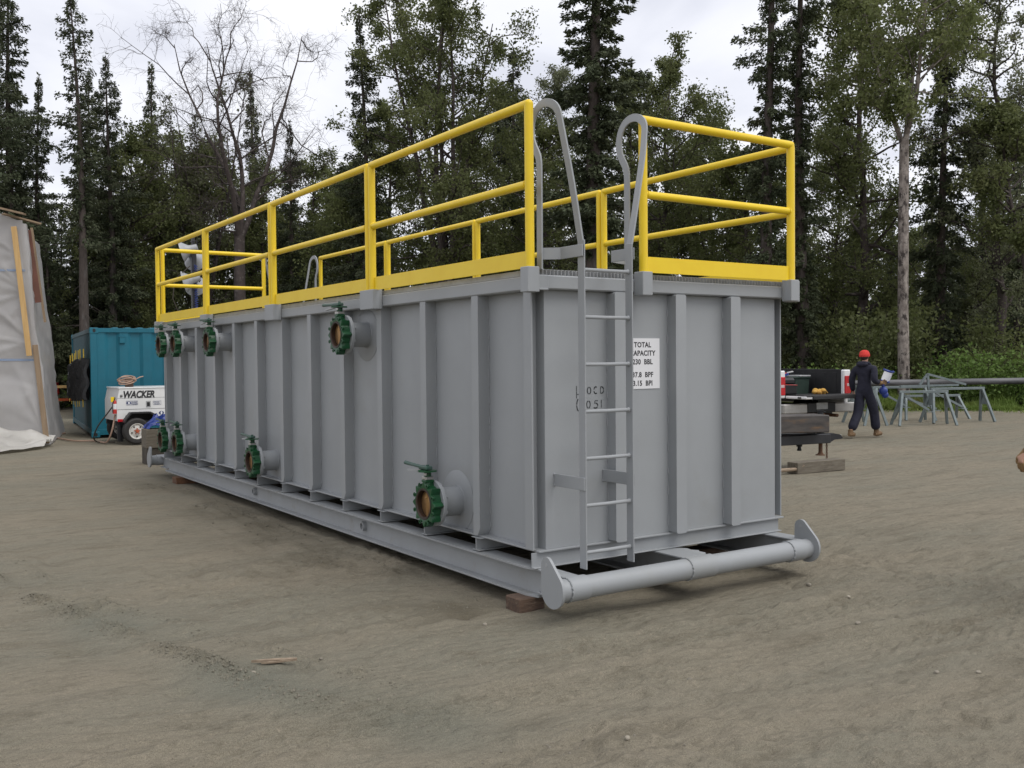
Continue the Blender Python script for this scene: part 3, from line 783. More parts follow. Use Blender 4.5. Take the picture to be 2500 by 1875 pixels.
# x, y, height, kind, rotation, label
NAMED = [
    (0.01, 32.16, 16.2, 'wide', 0.3, 'broad dark spruce at the picture\'s left edge, nearest the plastic sheeted shelter'),
    (1.28, 34.92, 16.6, 'mid', 1.3, 'dense tall spruce just right of the broad spruce beside the sheeted shelter'),
    (2.46, 36.54, 12.9, 'mid', 2.0, 'shorter pointed spruce between the dense tall spruce and the sparse leaning one'),
    (2.80, 30.29, 14.3, 'sparse', 0.0, 'tall sparse leaning spruce with long bare trunk behind the teal container'),
    (4.53, 37.56, 13.6, 'wide', 4.0, 'pointed spruce half hidden behind the dense conical spruce above the teal container'),
    (3.92, 31.95, 12.7, 'wide', 2.4, 'dense conical spruce standing above the right end of the teal container'),
    (6.73, 36.09, 13.8, 'thin', 1.0, 'very thin dark spruce spire between the conical spruce and the bare tree'),
    (11.07, 38.0, 14.7, 'thin', 3.0, 'thin spruce spire showing through the bare branches of the dead tree'),
    (10.49, 31.16, 11.0, 'mid', 0.6, 'short dark spruce just right of the bare dead tree'),
    (11.83, 27.86, 14.5, 'mid', 5.0, 'narrow ragged spruce spire left of the large many stemmed birch'),
    (20.27, 29.43, 15.1, 'young', 0.2, 'spruce with cone laden top poking up between the large birch and the thick spruce'),
    (16.6, 19.9, 21, 'fat', 1.1, 'thick shaggy spruce column behind the left ladder handrail loop'),
    (22.08, 17.38, 20, 'col2', 2.2, 'left one of two tall spruce columns behind the right end of the yellow rail'),
    (23.80, 17.44, 19, 'col', 0.9, 'right one of two tall spruce columns behind the right end of the yellow rail'),
    (28.74, 15.33, 15.8, 'drop', 3.7, 'spruce with long drooping branches right of the pale trunked birch'),
    (33.90, 15.49, 10.2, 'young', 1.7, 'full dark spruce at the picture\'s right edge, shorter than its neighbours'),
    (40.33, 25.63, 10.6, 'thin', 1.9, 'small far spruce seen between the pale birch and the leafy tree left of it'),
    (51.04, 30.5, 15.0, 'thin', 2.9, 'distant small spruce just right of the pale birch trunk'),
    (14.49, 26.07, 16.4, 'big', 0.5, 'large birch with many stems fanning upward behind the long yellow rail'),
    (8.14, 30.33, 14.4, 'bare', 2.6, 'bare dead tree with spreading grey branches above the far end of the tank'),
    (7.89, 34.11, 13.4, 'twig', 1.0, 'thin twiggy nearly leafless birch behind the bare dead tree'),
    (24.04, 13.67, 16.9, 'birch', 2.3, 'pale trunked forked birch behind the person in the red cap'),
    (28.06, 18.19, 16.6, 'tall', 3.1, 'tall leafy tree with dark trunk between the two spruce columns and the pale birch'),
    (23.85, 24.63, 14.0, 'tall2', 0.4, 'rounded leafy tree behind the right ladder handrail loop'),
    (21.92, 29.53, 14.4, 'pale', 2.7, 'loose pale leafed tree just left of the thick shaggy spruce'),
    (26.76, 29.9, 14.8, 'tall', 4.4, 'tall leafy tree just right of the thick shaggy spruce'),
    (27.86, 25.55, 12.0, 'round', 5.3, 'low leafy tree under the sky gap right of the ladder'),
    (29.48, 13.63, 14.9, 'pale', 1.2, 'sparse pale leafed tree rising at the picture\'s top right corner'),
    (27.3, 10.6, 10.5, 'leaner', 0.0, 'leaning dark trunked tree at the picture\'s right edge'),
]
FATTER = {'big': 1.0, 'fat': 1.05}
for x, y, hgt, kind, rz, lab in NAMED:
    isS = kind in SP
    nm = 'spruce_tree' if isS else ('dead_tree' if kind == 'bare' else 'birch_tree')
    plant(nm, (SP if isS else BR)[kind], x, y, lab, 'tree', GS if isS else GB, rz, hgt/HT[kind], szx={'fat': 1.25, 'col': 1.1}.get(kind, 1.0))

# leafy and spruce trees that fill the wood behind the first row
FILL_LOW = [(5.29, 33.44, 10.1, 'round'), (7.98, 40.07, 11.5, 'round'), (7.76, 35.4, 10.3, 'low'), (10.67, 40.67, 11.4, 'tall2'),
            (11.05, 35.61, 9.8, 'round'), (14.45, 38.14, 11.0, 'round'), (13.91, 33.69, 9.8, 'low'), (16.44, 34.4, 13.1, 'tall'),
            (21.69, 33.29, 13.9, 'tall2'), (29.97, 28.96, 11.4, 'round'), (36.68, 18.45, 11.7, 'tall2'), (33.73, 24.03, 11.8, 'round'),
            (18.6, 25.9, 10.8, 'round'), (17.4, 29.5, 11.5, 'tall'), (24.9, 20.9, 9.5, 'low'), (12.6, 30.2, 8.6, 'low')]
FILL_LAB = ['low leafy tree between the dense conical spruce and the very thin spruce spire', 'leafy tree directly behind the very thin spruce spire',
    'low leafy tree under the left branches of the bare dead tree', 'leafy tree behind the trunk of the bare dead tree',
    'low leafy tree between the bare dead tree and the short dark spruce', 'leafy tree between the short dark spruce and the narrow ragged spruce spire',
    'low leafy tree behind the narrow ragged spruce spire', 'leafy tree behind the left side of the large many stemmed birch',
    'leafy tree below the cone topped spruce, right of the large many stemmed birch', 'leafy tree low in the sky gap just left of the two tall spruce columns',
    'leafy tree behind the drooping spruce near the right edge', 'leafy tree behind and just right of the two tall spruce columns',
    'round leafy tree behind the front post of the long left yellow rail', 'leafy tree behind the right side of the large many stemmed birch',
    'low leafy tree behind the yellow rail across the tank\'s front end', 'small leafy tree in front of the narrow ragged spruce spire\'s left side']
for i, (x, y, hgt, kind) in enumerate(FILL_LOW):
    plant('birch_tree', BR[kind], x, y, FILL_LAB[i], 'tree', 'leafy trees filling the wood', i*1.37, hgt/HT[kind])
for i, (x, y, hgt, kind) in enumerate([(0.5, 38.3, 14.0, 'mid'), (1.9, 39.2, 13.0, 'wide'), (3.3, 34.6, 9.0, 'young'), (5.4, 39.6, 11.5, 'mid'), (-0.9, 36.5, 15.5, 'wide'), (2.1, 33.2, 7.5, 'young2'), (4.9, 34.2, 8.5, 'young')]):
    FILL_LOW.append((x, y, hgt, kind))
    plant('spruce_tree', SP[kind], x, y, 'dark spruce in the dense stand behind the sheeted shelter and teal container', 'tree', 'dark spruces behind the shelter and container', i*1.9, hgt/HT[kind])
rnd = random.Random(5)
placed = [(a[0], a[1]) for a in NAMED] + [(a[0], a[1]) for a in FILL_LOW]
cnt = 0
for k in range(900):
    ang = R(rnd.uniform(4.0, 64.0)); dep = rnd.uniform(34, 78)
    x = -3.6+math.sin(ang)*dep; y = -5.15+math.cos(ang)*dep
    if float(edge_signed([x], [y])[0]) < 2.0: continue
    if min(math.hypot(x-a, y-b_) for a, b_ in placed) < 2.6: continue
    placed.append((x, y)); cnt += 1
    if rnd.random() < 0.5:
        kind = rnd.choice(['mid', 'young', 'young2', 'young', 'wide'])
        hgt = rnd.uniform(5.4, 8.0)*dep/45
        plant('spruce_tree', SP[kind], x, y, 'dark spruce deep in the wood behind the front row of trees', 'tree', 'dark spruces deep in the wood', rnd.uniform(0, 6.28), hgt/HT[kind], szx=1.25)
    else:
        kind = rnd.choice(['low', 'round', 'round', 'tall2'])
        hgt = rnd.uniform(4.6, 6.8)*dep/45
        plant('birch_tree', BR[kind], x, y, 'leafy tree deep in the shade of the wood behind the front trees', 'tree', 'leafy trees deep in the wood', rnd.uniform(0, 6.28), hgt/HT[kind], szx=1.2)
    if cnt >= 74: break

# far wood that closes the view between the trunks, one mass
g = np.random.default_rng(77)
n = 34000
ang = np.radians(g.uniform(-2, 72, n)); dep = g.uniform(62, 96, n)
P = np.stack([-3.6+np.sin(ang)*dep, -5.15+np.cos(ang)*dep, (5.4+2.2*vnoise(ang*28, ang*0, 3)*2+1.2*vnoise(ang*90, ang*0, 4)*2)*g.random(n)**0.8], 1)
D = g.normal(size=(n, 3)); D /= np.linalg.norm(D, axis=1)[:, None]
ln = g.uniform(0.5, 1.0, n)
kv, kf = kites(P, D*ln[:, None], rand_perp(D, g)*(ln*0.35)[:, None])
tag(link_mesh('far_wood', np_mesh('far_wood', kv, kf, [M['needles']])), 'far dark wood closing the view behind the trees', kind='stuff')

# undergrowth along the whole forest edge: small leaves and grass blades
n = 90000
t = g.uniform(0, 1, n)
seg = [(np.array(a), np.array(b_)) for a, b_ in zip(EDGE[1:-1], EDGE[2:])]
si = g.integers(0, len(seg), n)
A = np.array([s_[0] for s_ in seg])[si]; B = np.array([s_[1] for s_ in seg])[si]
dv = B-A; nrm = np.stack([-dv[:, 1], dv[:, 0]], 1)/np.linalg.norm(dv, axis=1)[:, None]
off = g.uniform(-0.4, 1.0, n)**2*9*np.sign(g.uniform(-0.06, 1, n))
Q = A+dv*t[:, None]+nrm*off[:, None]
off2 = edge_signed(Q[:, 0], Q[:, 1])
keep = off2 > -1.0+1.4*fbm(Q[:, 0]*0.5, Q[:, 1]*0.5, 3, 90)
Q = Q[keep]; n = len(Q)
hgt = (0.12+0.45*np.clip(vnoise(Q[:, 0]*0.5, Q[:, 1]*0.5, 21)+0.5, 0, 1))*np.clip(0.45+off2[keep]*0.35, 0.25, 1.3)
P = np.stack([Q[:, 0], Q[:, 1], gheight(Q[:, 0], Q[:, 1])+np.clip(edge_signed(Q[:, 0], Q[:, 1])/12, 0, 1)*0.25], 1)
D = np.stack([g.normal(size=n)*0.35, g.normal(size=n)*0.35, np.ones(n)], 1)*(hgt*g.uniform(0.6, 1.5, n))[:, None]
W = np.stack([g.normal(size=n), g.normal(size=n), np.zeros(n)], 1); W /= np.linalg.norm(W, axis=1)[:, None]
kv, kf = kites(P, D, W*g.uniform(0.008, 0.022, n)[:, None])
tag(link_mesh('grass', np_mesh('grass', kv, kf, [M['grass']])), 'tall green grass along the forest edge', kind='stuff')

def bush(seed, h, Rr, n, lm):
    g = np.random.default_rng(seed)
    segs = []; SP_ = []; SD = []; SW = []
    for k in range(9):
        a = g.random()*6.28; o = g.uniform(0.0, 0.25)*Rr; sp = g.uniform(0.1, 0.75)
        p = np.array([math.cos(a)*o, math.sin(a)*o, 0]); d = np.array([math.cos(a)*sp*Rr, math.sin(a)*sp*Rr, h*g.uniform(0.65, 1.0)])
        s = np.linspace(0, 1, 5)
        pts = p+d*s[:, None]+np.array([math.cos(a), math.sin(a), -0.2])*(0.18*Rr*s**2)[:, None]
        segs.append((pts, list(np.linspace(0.014, 0.004, 5)), 3))
        m_ = n//9
        ss = g.uniform(0.22, 1.05, m_)
        P = np.stack([np.interp(ss, s, pts[:, q]) for q in range(3)], 1)+g.normal(size=(m_, 3))*np.array([0.2, 0.2, 0.12])*Rr
        D = g.normal(size=(m_, 3))+np.array([0, 0, 0.25]); D /= np.linalg.norm(D, axis=1)[:, None]
        ln = g.uniform(0.06, 0.13, m_)
        SP_.append(P); SD.append(D*ln[:, None]); SW.append(rand_perp(D, g)*(ln*0.3)[:, None])
    sv, sf = tubes_np(segs)
    P = np.concatenate(SP_); P[:, 2] = np.maximum(P[:, 2], 0.02)
    kv, kf = kites(P, np.concatenate(SD), np.concatenate(SW))
    return (np_mesh('stem', sv, sf, [M['bark_dark']]), np_mesh('foliage', kv, kf, [M[lm]]))
BUSH = [bush(61, 1.5, 0.95, 2300, 'bushleaf'), bush(62, 1.2, 0.8, 1800, 'bushleaf'), bush(63, 2.2, 1.0, 2600, 'leaves')]
def put_bush(k, x, y, sc, lab, grp, rz):
    t = thing('bush', lab, 'bush', (x, y, gz(x, y)), rz, grp); t.scale = (sc, sc, sc)
    link_mesh('stem', BUSH[k][0], t); link_mesh('foliage', BUSH[k][1], t)
rnd = random.Random(8)
NB = [(24.9, 12.5, 1, 1.1), (25.6, 12.3, 0, 1.25), (26.4, 11.6, 1, 1.0), (27.4, 11.6, 0, 1.0), (26.6, 12.9, 2, 0.9), (28.2, 10.3, 1, 1.0), (22.6, 14.4, 2, 0.75), (21.4, 15.2, 0, 0.9), (28.3, 12.3, 2, 0.9), (24.0, 14.6, 0, 0.85)]
for i, (x, y, k, sc) in enumerate(NB):
    put_bush(k, x, y, sc, 'bright green leafy bush in the grass behind the trestles', 'bright green bushes behind the trestles', i*1.1)
n_b = 0
for k in range(400):
    s = rnd.uniform(0, 1); j = rnd.randrange(1, len(EDGE)-2)
    x = EDGE[j][0]+(EDGE[j+1][0]-EDGE[j][0])*s; y = EDGE[j][1]+(EDGE[j+1][1]-EDGE[j][1])*s
    off = rnd.uniform(1.5, 11); nx_, ny_ = -(EDGE[j+1][1]-EDGE[j][1]), EDGE[j+1][0]-EDGE[j][0]; q = math.hypot(nx_, ny_)
    x += nx_/q*off; y += ny_/q*off
    if min(math.hypot(x-a, y-b_) for a, b_ in placed) < 0.9: continue
    put_bush(rnd.choice([0, 2, 2]), x, y, rnd.uniform(0.9, 1.7), 'leafy understorey bush in the shade under the trees', 'understorey bushes under the trees', rnd.uniform(0, 6.28))
    n_b += 1
    if n_b >= 46: break

# ================================================================ the tank
tank = thing('steel_tank', 'long grey ribbed steel tank on skids with a ladder at its front end', 'tank', (0, 0, 0))
G = M['grey']
X0, X1, Y0, Y1 = 0.143, 2.367, 0.05, 9.33
ZF, ZT = 0.378, 2.09
box('side_panel', (X0, Y0+0.008, ZF), (X0+0.008, Y1-0.008, ZT), G, tank, 0.001)
box('side_panel', (X1-0.008, Y0+0.008, ZF), (X1, Y1-0.008, ZT), G, tank, 0.001)
box('end_panel', (X0, Y0, ZF), (X1, Y0+0.008, ZT), G, tank, 0.001)
box('end_panel', (X0, Y1-0.008, ZF), (X1, Y1, ZT), G, tank, 0.001)
box('floor_plate', (0.072, 0.022, 0.366), (2.438, 9.358, 0.378), G, tank, 0.002)
box('shade_roof_plate', (X0+0.01, Y0+0.01, 2.075), (X1-0.01, Y1-0.01, 2.085), M['trailer_black'], tank, 0.001)  # added plate, blackened to stand for the shade between the grating bars

# stiffeners on the long sides: channel with a coped lower corner, plus jagged stitch welds
def stiff_mesh(hgt):
    b = MB()
    poly = [(0.034, 0), (0.088, 0), (0.088, hgt), (0, hgt), (0, 0.055)]
    b.prism(poly, (0, 0, 0), (0, 1, 0), (0, 0, 1), (1, 0, 0), 0.093)
    g_ = random.Random(3); z = 0.06
    while z < hgt-0.05:
        l = g_.uniform(0.03, 0.07)
        b.box((0.083, -0.006, z), (0.0925, 0.001, z+l), 0.002); z += l+g_.uniform(0.0, 0.10)
    return b.mesh('stiffener', G)
SM = stiff_mesh(ZT-ZF)
STIFF_Y = [0.724+0.77*k for k in range(12)]
for y in STIFF_Y:
    o = link_mesh('stiffener', SM, tank); o.location = (0.05, y, ZF)
    o = link_mesh('stiffener', SM, tank); o.location = (2.46, y, ZF); o.scale = (-1, 1, 1)
# corner angles, open toward the ends
cb = MB()
cb.box((0, 0, 0), (0.012, 0.088, ZT-ZF), 0.001)
cb.box((0.012, 0.076, 0), (0.093, 0.0875, ZT-ZF), 0.001)
g_ = random.Random(4); z = 0.05
while z < ZT-ZF-0.05:
    l = g_.uniform(0.03, 0.08); cb.box((0.0125, 0.066, z), (0.021, 0.076, z+l), 0.002); z += l+g_.uniform(0, 0.03)
CM = cb.mesh('corner_angle', G)
for (x, y, sx, sy) in ((0.05, 0.066, 1, 1), (2.46, 0.066, -1, 1), (0.05, 9.314, 1, -1), (2.46, 9.314, -1, -1)):
    o = link_mesh('corner_angle', CM, tank); o.location = (x, y, ZF); o.scale = (sx, sy, 1)
# end stiffeners
eb = MB()
eb.prism([(0, 0.0), (0.012, -0.012), (0.088, -0.012), (0.1, 0.0), (0.1, 1.69), (0.09, 1.7), (0.01, 1.7), (0, 1.69)], (0, 0, 0), (1, 0, 0), (0, 0, 1), (0, 1, 0), 0.09)
g_ = random.Random(6)
for side in (-0.0055, 0.097):
    z = 0.04
    while z < 1.62:
        l = g_.uniform(0.04, 0.09); eb.box((side, 0.081, z), (side+0.009, 0.0895, z+l), 0.003); z += l+g_.uniform(0.06, 0.16)
EM = eb.mesh('end_stiffener', G)
for x in (0.672, 1.234, 1.79):
    o = link_mesh('end_stiffener', EM, tank); o.location = (x, -0.04, 0.388)
    o = link_mesh('end_stiffener', EM, tank); o.location = (x+0.1, 9.42, 0.388); o.rotation_euler = (0, 0, math.pi)

# rim channel round the top
RZ0, RZ1 = 2.09, 2.184
b = MB(); b.box((0.045, 0.0, RZ0), (0.16, 9.38, RZ1), 0.008); b.build('rim_beam', G, tank)
b = MB(); b.box((2.345, 0.0, RZ0), (2.46, 9.38, RZ1), 0.008); b.build('rim_beam', G, tank)
b = MB(); b.box((0.048, -0.02, RZ0+0.001), (2.457, 0.1, RZ1-0.001), 0.008); b.build('rim_beam', G, tank)
b = MB(); b.box((0.048, 9.28, RZ0+0.001), (2.457, 9.40, RZ1-0.001), 0.008); b.build('rim_beam', G, tank)
b = MB()
b.box((0.046, -0.024, RZ0-0.006), (0.13, -0.018, RZ1-0.004), 0.003)      # lapped corner gusset with weld edge
b.box((0.05, -0.03, RZ0-0.008), (0.125, -0.018, RZ0+0.006), 0.004)
b.build('corner_gusset', G, tank)

# deck grating
b = MB()
x = 0.075
while x < 2.43:
    b.box((x-0.002, 0.004, 2.187), (x+0.002, 9.376, 2.221)); x += 0.0302
yy = 0.03
while yy < 9.37:
    b.box((0.06, yy-0.003, 2.2185), (2.445, yy+0.003, 2.2235)); yy += 0.1016
tag(b.build('deck_grating', M['galv'], tank, smooth=False), kind='stuff')
b = MB(); b.box((0.055, 0.004, 2.186), (0.060, 9.376, 2.222), 0.001); b.build('grating_band', M['galv'], tank)
b = MB(); b.box((2.446, 0.004, 2.186), (2.451, 9.376, 2.222), 0.001); b.build('grating_band', M['galv'], tank)

# rail sockets
def socket(x0, y0, x1, y1, dz=0.0):
    b = MB(); b.box((x0, y0, 2.068+dz), (x1, y1, 2.231), 0.004)
    b.build('rail_socket', G, tank)
BAY = 2.3455
for k in range(5):
    yc = BAY*k; hy = 0.045 if k in (0, 4) else 0.125
    socket(-0.048, yc-hy, 0.044, yc+hy)
    socket(2.461, yc-hy, 2.553, yc+hy)
for x in (0.905, 2.415):
    socket(x-0.046, -0.115, x+0.046, -0.021)
    socket(2.503-x-0.046, 9.401, 2.503-x+0.046, 9.495)
# cross beams under the floor
xb = MB()
xb.box((0.0, -0.062, 0.0875), (2.42, 0.062, 0.0925), 0.001)
xb.box((0.0, -0.004, 0.006), (2.42, 0.004, 0.0875))
xb.box((0.0, -0.045, 0.0), (2.42, 0.045, 0.006), 0.001)
XM = xb.mesh('cross_beam', M['grey_dusty'])
for y in STIFF_Y[:-1]:
    o = link_mesh('cross_beam', XM, tank); o.location = (0.042, y+0.044, 0.2725)
# end channels under the floor
for s, yb in ((1, 0.05), (-1, 9.33)):
    b = MB()
    ya, yc = sorted((yb, yb+s*0.01))
    b.box((0.03, ya, 0.272), (2.405, yc, 0.3655), 0.001)
    ya, yc = sorted((yb-s*0.03, yb+s*0.01))
    b.box((0.03, ya, 0.2655), (2.41, yc, 0.2735), 0.002)
    b.build('end_channel', G, tank)
# skids: wide flange beams
def skid(x0, x1, ya, yb):
    xm = (x0+x1)/2; b = MB(); wd = (x1-x0)
    for z0, z1 in ((0.075, 0.087), (0.253, 0.265)):
        b.prism([(x0, ya+0.1), (x0+0.03, ya), (x1-0.03, ya), (x1, ya+0.1), (x1, yb-0.1), (x1-0.03, yb), (x0+0.03, yb), (x0, yb-0.1)], (0, 0, z0), (1, 0, 0), (0, 1, 0), (0, 0, 1), z1-z0)
    b.box((xm-0.005, ya, 0.087), (xm+0.005, yb, 0.253))
    b.build('skid_beam', M['grey_dusty'], tank, ang=25)
    for yy0, yy1 in ((ya-0.29, ya+0.02), (yb-0.02, yb+0.29)):
        b = MB()
        b.box((x0+0.03, yy0, 0.250), (x1-0.012, yy1, 0.262), 0.002)
        b.box((x0+0.03, yy0, 0.100), (x1-0.012, yy1, 0.112), 0.002)
        b.box((xm-0.006, yy0, 0.111), (xm+0.006, yy1, 0.251))
        b.build('skid_tongue', G, tank)
skid(0.028, 0.182, 0.02, 9.36)
skid(1.05, 1.30, 0.03, 9.35)
skid(2.19, 2.372, 0.03, 9.35)
# ragged torch-cut plate on the middle skid
b = MB(); g_ = random.Random(9)
poly = [(1.28, -0.25), (1.325, -0.235), (1.34, -0.21), (1.335, -0.16), (1.36, -0.13), (1.33, -0.08), (1.345, -0.03), (1.31, 0.02), (1.28, 0.03)]
b.prism(poly, (0, 0, 0.248), (1, 0, 0), (0, 1, 0), (0, 0, 1), 0.012)
b.build('torch_cut_plate', M['grey_dusty'], tank)
# lifting sleeves through the left skid web
for y in (5.60, 2.735):
    b = MB(); b.lathe((0.062, y, 0.172), (1, 0, 0), [(0, 0.030), (0, 0.042), (0.04, 0.042), (0.04, 0.030), (0, 0.030)], 20, cap=False)
    b.build('web_sleeve', M['grey_dusty'], tank)
# draw bars at both ends: pipe, collars with weld beads and teardrop pad plates
def drawbar(yc, s):
    zc_ = 0.2
    b = MB(); b.cyl((-0.07, yc, zc_), (2.272, yc, zc_), 0.071, n=32); b.build('drawbar_pipe', G, tank)
    for xa, xb_ in ((0.02, 0.165), (1.04, 1.27), (2.06, 2.2)):
        b = MB(); b.lathe((xa, yc, zc_), (1, 0, 0), [(0, 0.071), (0, 0.0785), (xb_-xa, 0.0785), (xb_-xa, 0.071)], 32, cap=False)
        pts = [(xa-0.003+0.002*math.sin(k*2.7), yc+0.075*math.cos(k*2*math.pi/40), zc_+0.075*math.sin(k*2*math.pi/40)) for k in range(40)]
        b.tube(pts, [0.0055+0.002*math.sin(k*3.9) for k in range(40)], 6, closed=True)
        b.build('pipe_collar', G, tank)
    for x in (-0.092, 2.272):
        poly = []
        cx_, cz_, r1 = yc, 0.213, 0.115
        hx, hz, r2 = yc+s*0.057, 0.354, 0.055
        d = math.hypot(hx-cx_, hz-cz_); base = math.atan2(hz-cz_, hx-cx_); off = math.acos((r1-r2)/d)
        for k in range(29):
            a = base+off+(2*math.pi-2*off)*k/28; poly.append((cx_+r1*math.cos(a), cz_+r1*math.sin(a)))
        for k in range(13):
            a = base-off+2*off*k/12; poly.append((hx+r2*math.cos(a), hz+r2*math.sin(a)))
        b = MB(); b.prism(poly, (x, 0, 0), (0, 1, 0), (0, 0, 1), (1, 0, 0), 0.019)
        pl = b.build('pad_eye_plate', G, tank, ang=25)
        b = MB(); b.cyl((x-0.002, hx, hz+0.006), (x+0.021, hx, hz+0.006), 0.011, n=12); b.build('pin_hole', M['galv'], pl)
drawbar(-0.335, 1)
drawbar(9.715, -1)
# repair pads, pipe stubs with flanges and butterfly valves
def valve_parts():
    p = {}
    b = MB(); b.cyl((0.143, 0, 0), (-0.047, 0, 0), 0.1095, n=36, cap=False)
    pts = [(0.139, 0.113*math.cos(k*2*math.pi/48), 0.113*math.sin(k*2*math.pi/48)) for k in range(48)]
    b.tube(pts, [0.006+0.0015*math.sin(k*2.3) for k in range(48)], 6, closed=True)
    p['stub'] = b.mesh('pipe_stub', G)
    b = MB(); b.lathe((-0.045, 0, 0), (-1, 0, 0), [(0, 0.105), (0, 0.168), (0.004, 0.171), (0.026, 0.171), (0.030, 0.168), (0.030, 0.105)], 48, cap=False)
    for k in range(8):
        a = (k+0.5)*math.pi/4
        b.cyl((-0.03, 0.147*math.cos(a), 0.147*math.sin(a)), (-0.046, 0.147*math.cos(a), 0.147*math.sin(a)), 0.014, n=6)
    p['flange'] = b.mesh('flange', G)
    # lug body: ring with eight scalloped ears
    b = MB(); n = 96; prof = []
    def rad(k):
        a = 2*math.pi*k/n; q = abs(((a/(math.pi/4)) % 1)-0.5)*2   # 1 at mid between lugs
        return 0.134+0.036*max(0, 1-(1-q)*2.4)**0.6 if q > 0.58 else 0.134
    rr = [rad(k) for k in range(n)]
    V = []; F = []
    for xx, f in ((-0.0755, 1.0), (-0.079, 1.02), (-0.148, 1.02), (-0.153, 0.985)):
        for k in range(n):
            a = 2*math.pi*k/n; V.append((xx, rr[k]*f*math.cos(a), rr[k]*f*math.sin(a)))
    for xx, r_ in ((-0.153, 0.118), (-0.150, 0.112)):
        for k in range(n):
            a = 2*math.pi*k/n; V.append((xx, r_*math.cos(a), r_*math.sin(a)))
    for i in range(5):
        for k in range(n):
            F.append((i*n+k, i*n+(k+1) % n, (i+1)*n+(k+1) % n, (i+1)*n+k))
    b.add(V, F)
    p['body'] = b.mesh('butterfly_valve', M['vgreen'], ang=30)
    b = MB()
    for k in range(8):
        a = (k+0.5)*math.pi/4
        b.lathe((-0.1535, 0.148*math.cos(a), 0.148*math.sin(a)), (-1, 0, 0), [(0, 0.017), (0.004, 0.016), (0.0045, 0.009), (-0.02, 0.009)], 10, cap=False)
    p['lugs'] = b.mesh('lug_boss', M['vgreen'])
    b = MB(); b.lathe((-0.08, 0, 0), (-1, 0, 0), [(0, 0.099), (0.070, 0.099), (0.076, 0.103), (0.077, 0.115), (0.071, 0.118)], 40, cap=False)
    p['seat'] = b.mesh('seat_ring', M['seat'])
    b = MB(); b.lathe((-0.105, 0, 0), (-1, 0, 0), [(0, 0.099), (0.012, 0.095), (0.018, 0.06), (0.021, 0.0)], 36, cap=False)
    b.cyl((-0.118, -0.004, -0.095), (-0.118, -0.004, 0.095), 0.012, n=10)
    b.sphere((-0.124, 0, 0.045), 0.011)
    p['disc'] = b.mesh('disc', M['bronze'])
    b = MB(); b.cyl((-0.114, 0, 0.125), (-0.114, 0, 0.175), 0.036, 0.032, n=16); b.box((-0.15, -0.034, 0.160), (-0.078, 0.034, 0.178), 0.004)
    b.cyl((-0.114, 0, 0.20), (-0.114, 0, 0.235), 0.027, n=14)
    p['neck'] = b.mesh('valve_neck', M['vgreen'])
    b = MB(); b.box((-0.146, -0.034, 0.179), (-0.082, 0.034, 0.203), 0.004)
    b.cyl((-0.149, -0.028, 0.215), (-0.149, -0.028, 0.23), 0.012, n=6)
    p['collar'] = b.mesh('neck_collar', M['steel'])
    b = MB()
    poly = [(0.03*math.cos(a), 0.03*math.sin(a)) for a in np.linspace(-2.2, -0.4, 6)]
    poly = [(-0.055, 0.055), (-0.075, 0.0), (-0.045, -0.055), (0.0, -0.066), (0.045, -0.055), (0.075, 0.0), (0.055, 0.055), (0.02, 0.085), (-0.02, 0.085)]
    b.prism(poly, (-0.114, 0, 0.238), (1, 0, 0), (0, 1, 0), (0, 0, 1), 0.009)
    p['notch'] = b.mesh('notch_plate', M['vgreen'])
    b = MB()
    b.box((-0.14, -0.032, 0.252), (-0.088, 0.10, 0.279), 0.006)
    b.cyl((-0.114, 0.0, 0.279), (-0.114, 0.0, 0.29), 0.012, n=6)
    b.tube([(-0.114, 0.08, 0.266), (-0.112, 0.2, 0.27), (-0.106, 0.37, 0.276)], [0.013, 0.0125, 0.015], 10)
    p['handle'] = b.mesh('handle', pmat('handle_green', (0.03, 0.085, 0.06), (0.05, 0.09, 0.075), rough=0.4, scale=20))
    b = MB(); b.prism([(0.08, 0.0), (0.30, -0.016), (0.30, -0.030), (0.08, -0.012)], (-0.128, 0, 0.25), (0, 1, 0), (0, 0, 1), (1, 0, 0), 0.022)
    p['trigger'] = b.mesh('handle_trigger', M['galv'])
    return p
VP = valve_parts()
pad_b = MB(); pad_b.lathe((0.1425, 0, 0), (-1, 0, 0), [(0, 0.232), (0.002, 0.232), (0.0035, 0.229), (0.0035, 0.11)], 48, cap=False)
PADM = pad_b.mesh('reinforcing_pad', G)
for y, z, pad in ((1.186, 0.572, 1), (5.075, 0.566, 0), (8.06, 0.568, 0), (8.80, 0.565, 0), (2.74, 1.865, 1), (6.56, 1.88, 0), (8.06, 1.885, 0), (8.80, 1.885, 0)):
    if pad: o = link_mesh('reinforcing_pad', PADM, tank); o.location = (0, y, z)
    s = link_mesh('pipe_stub', VP['stub'], tank); s.location = (0, y, z)
    link_mesh('flange', VP['flange'], s)
    v = link_mesh('butterfly_valve', VP['body'], tank); v.location = (0, y, z)
    for k in ('lugs', 'seat', 'disc', 'neck', 'collar', 'notch', 'handle', 'trigger'):
        q = link_mesh(VP[k].name.split('.')[0], VP[k], v)
        if k == 'lugs': q['kind'] = 'stuff'

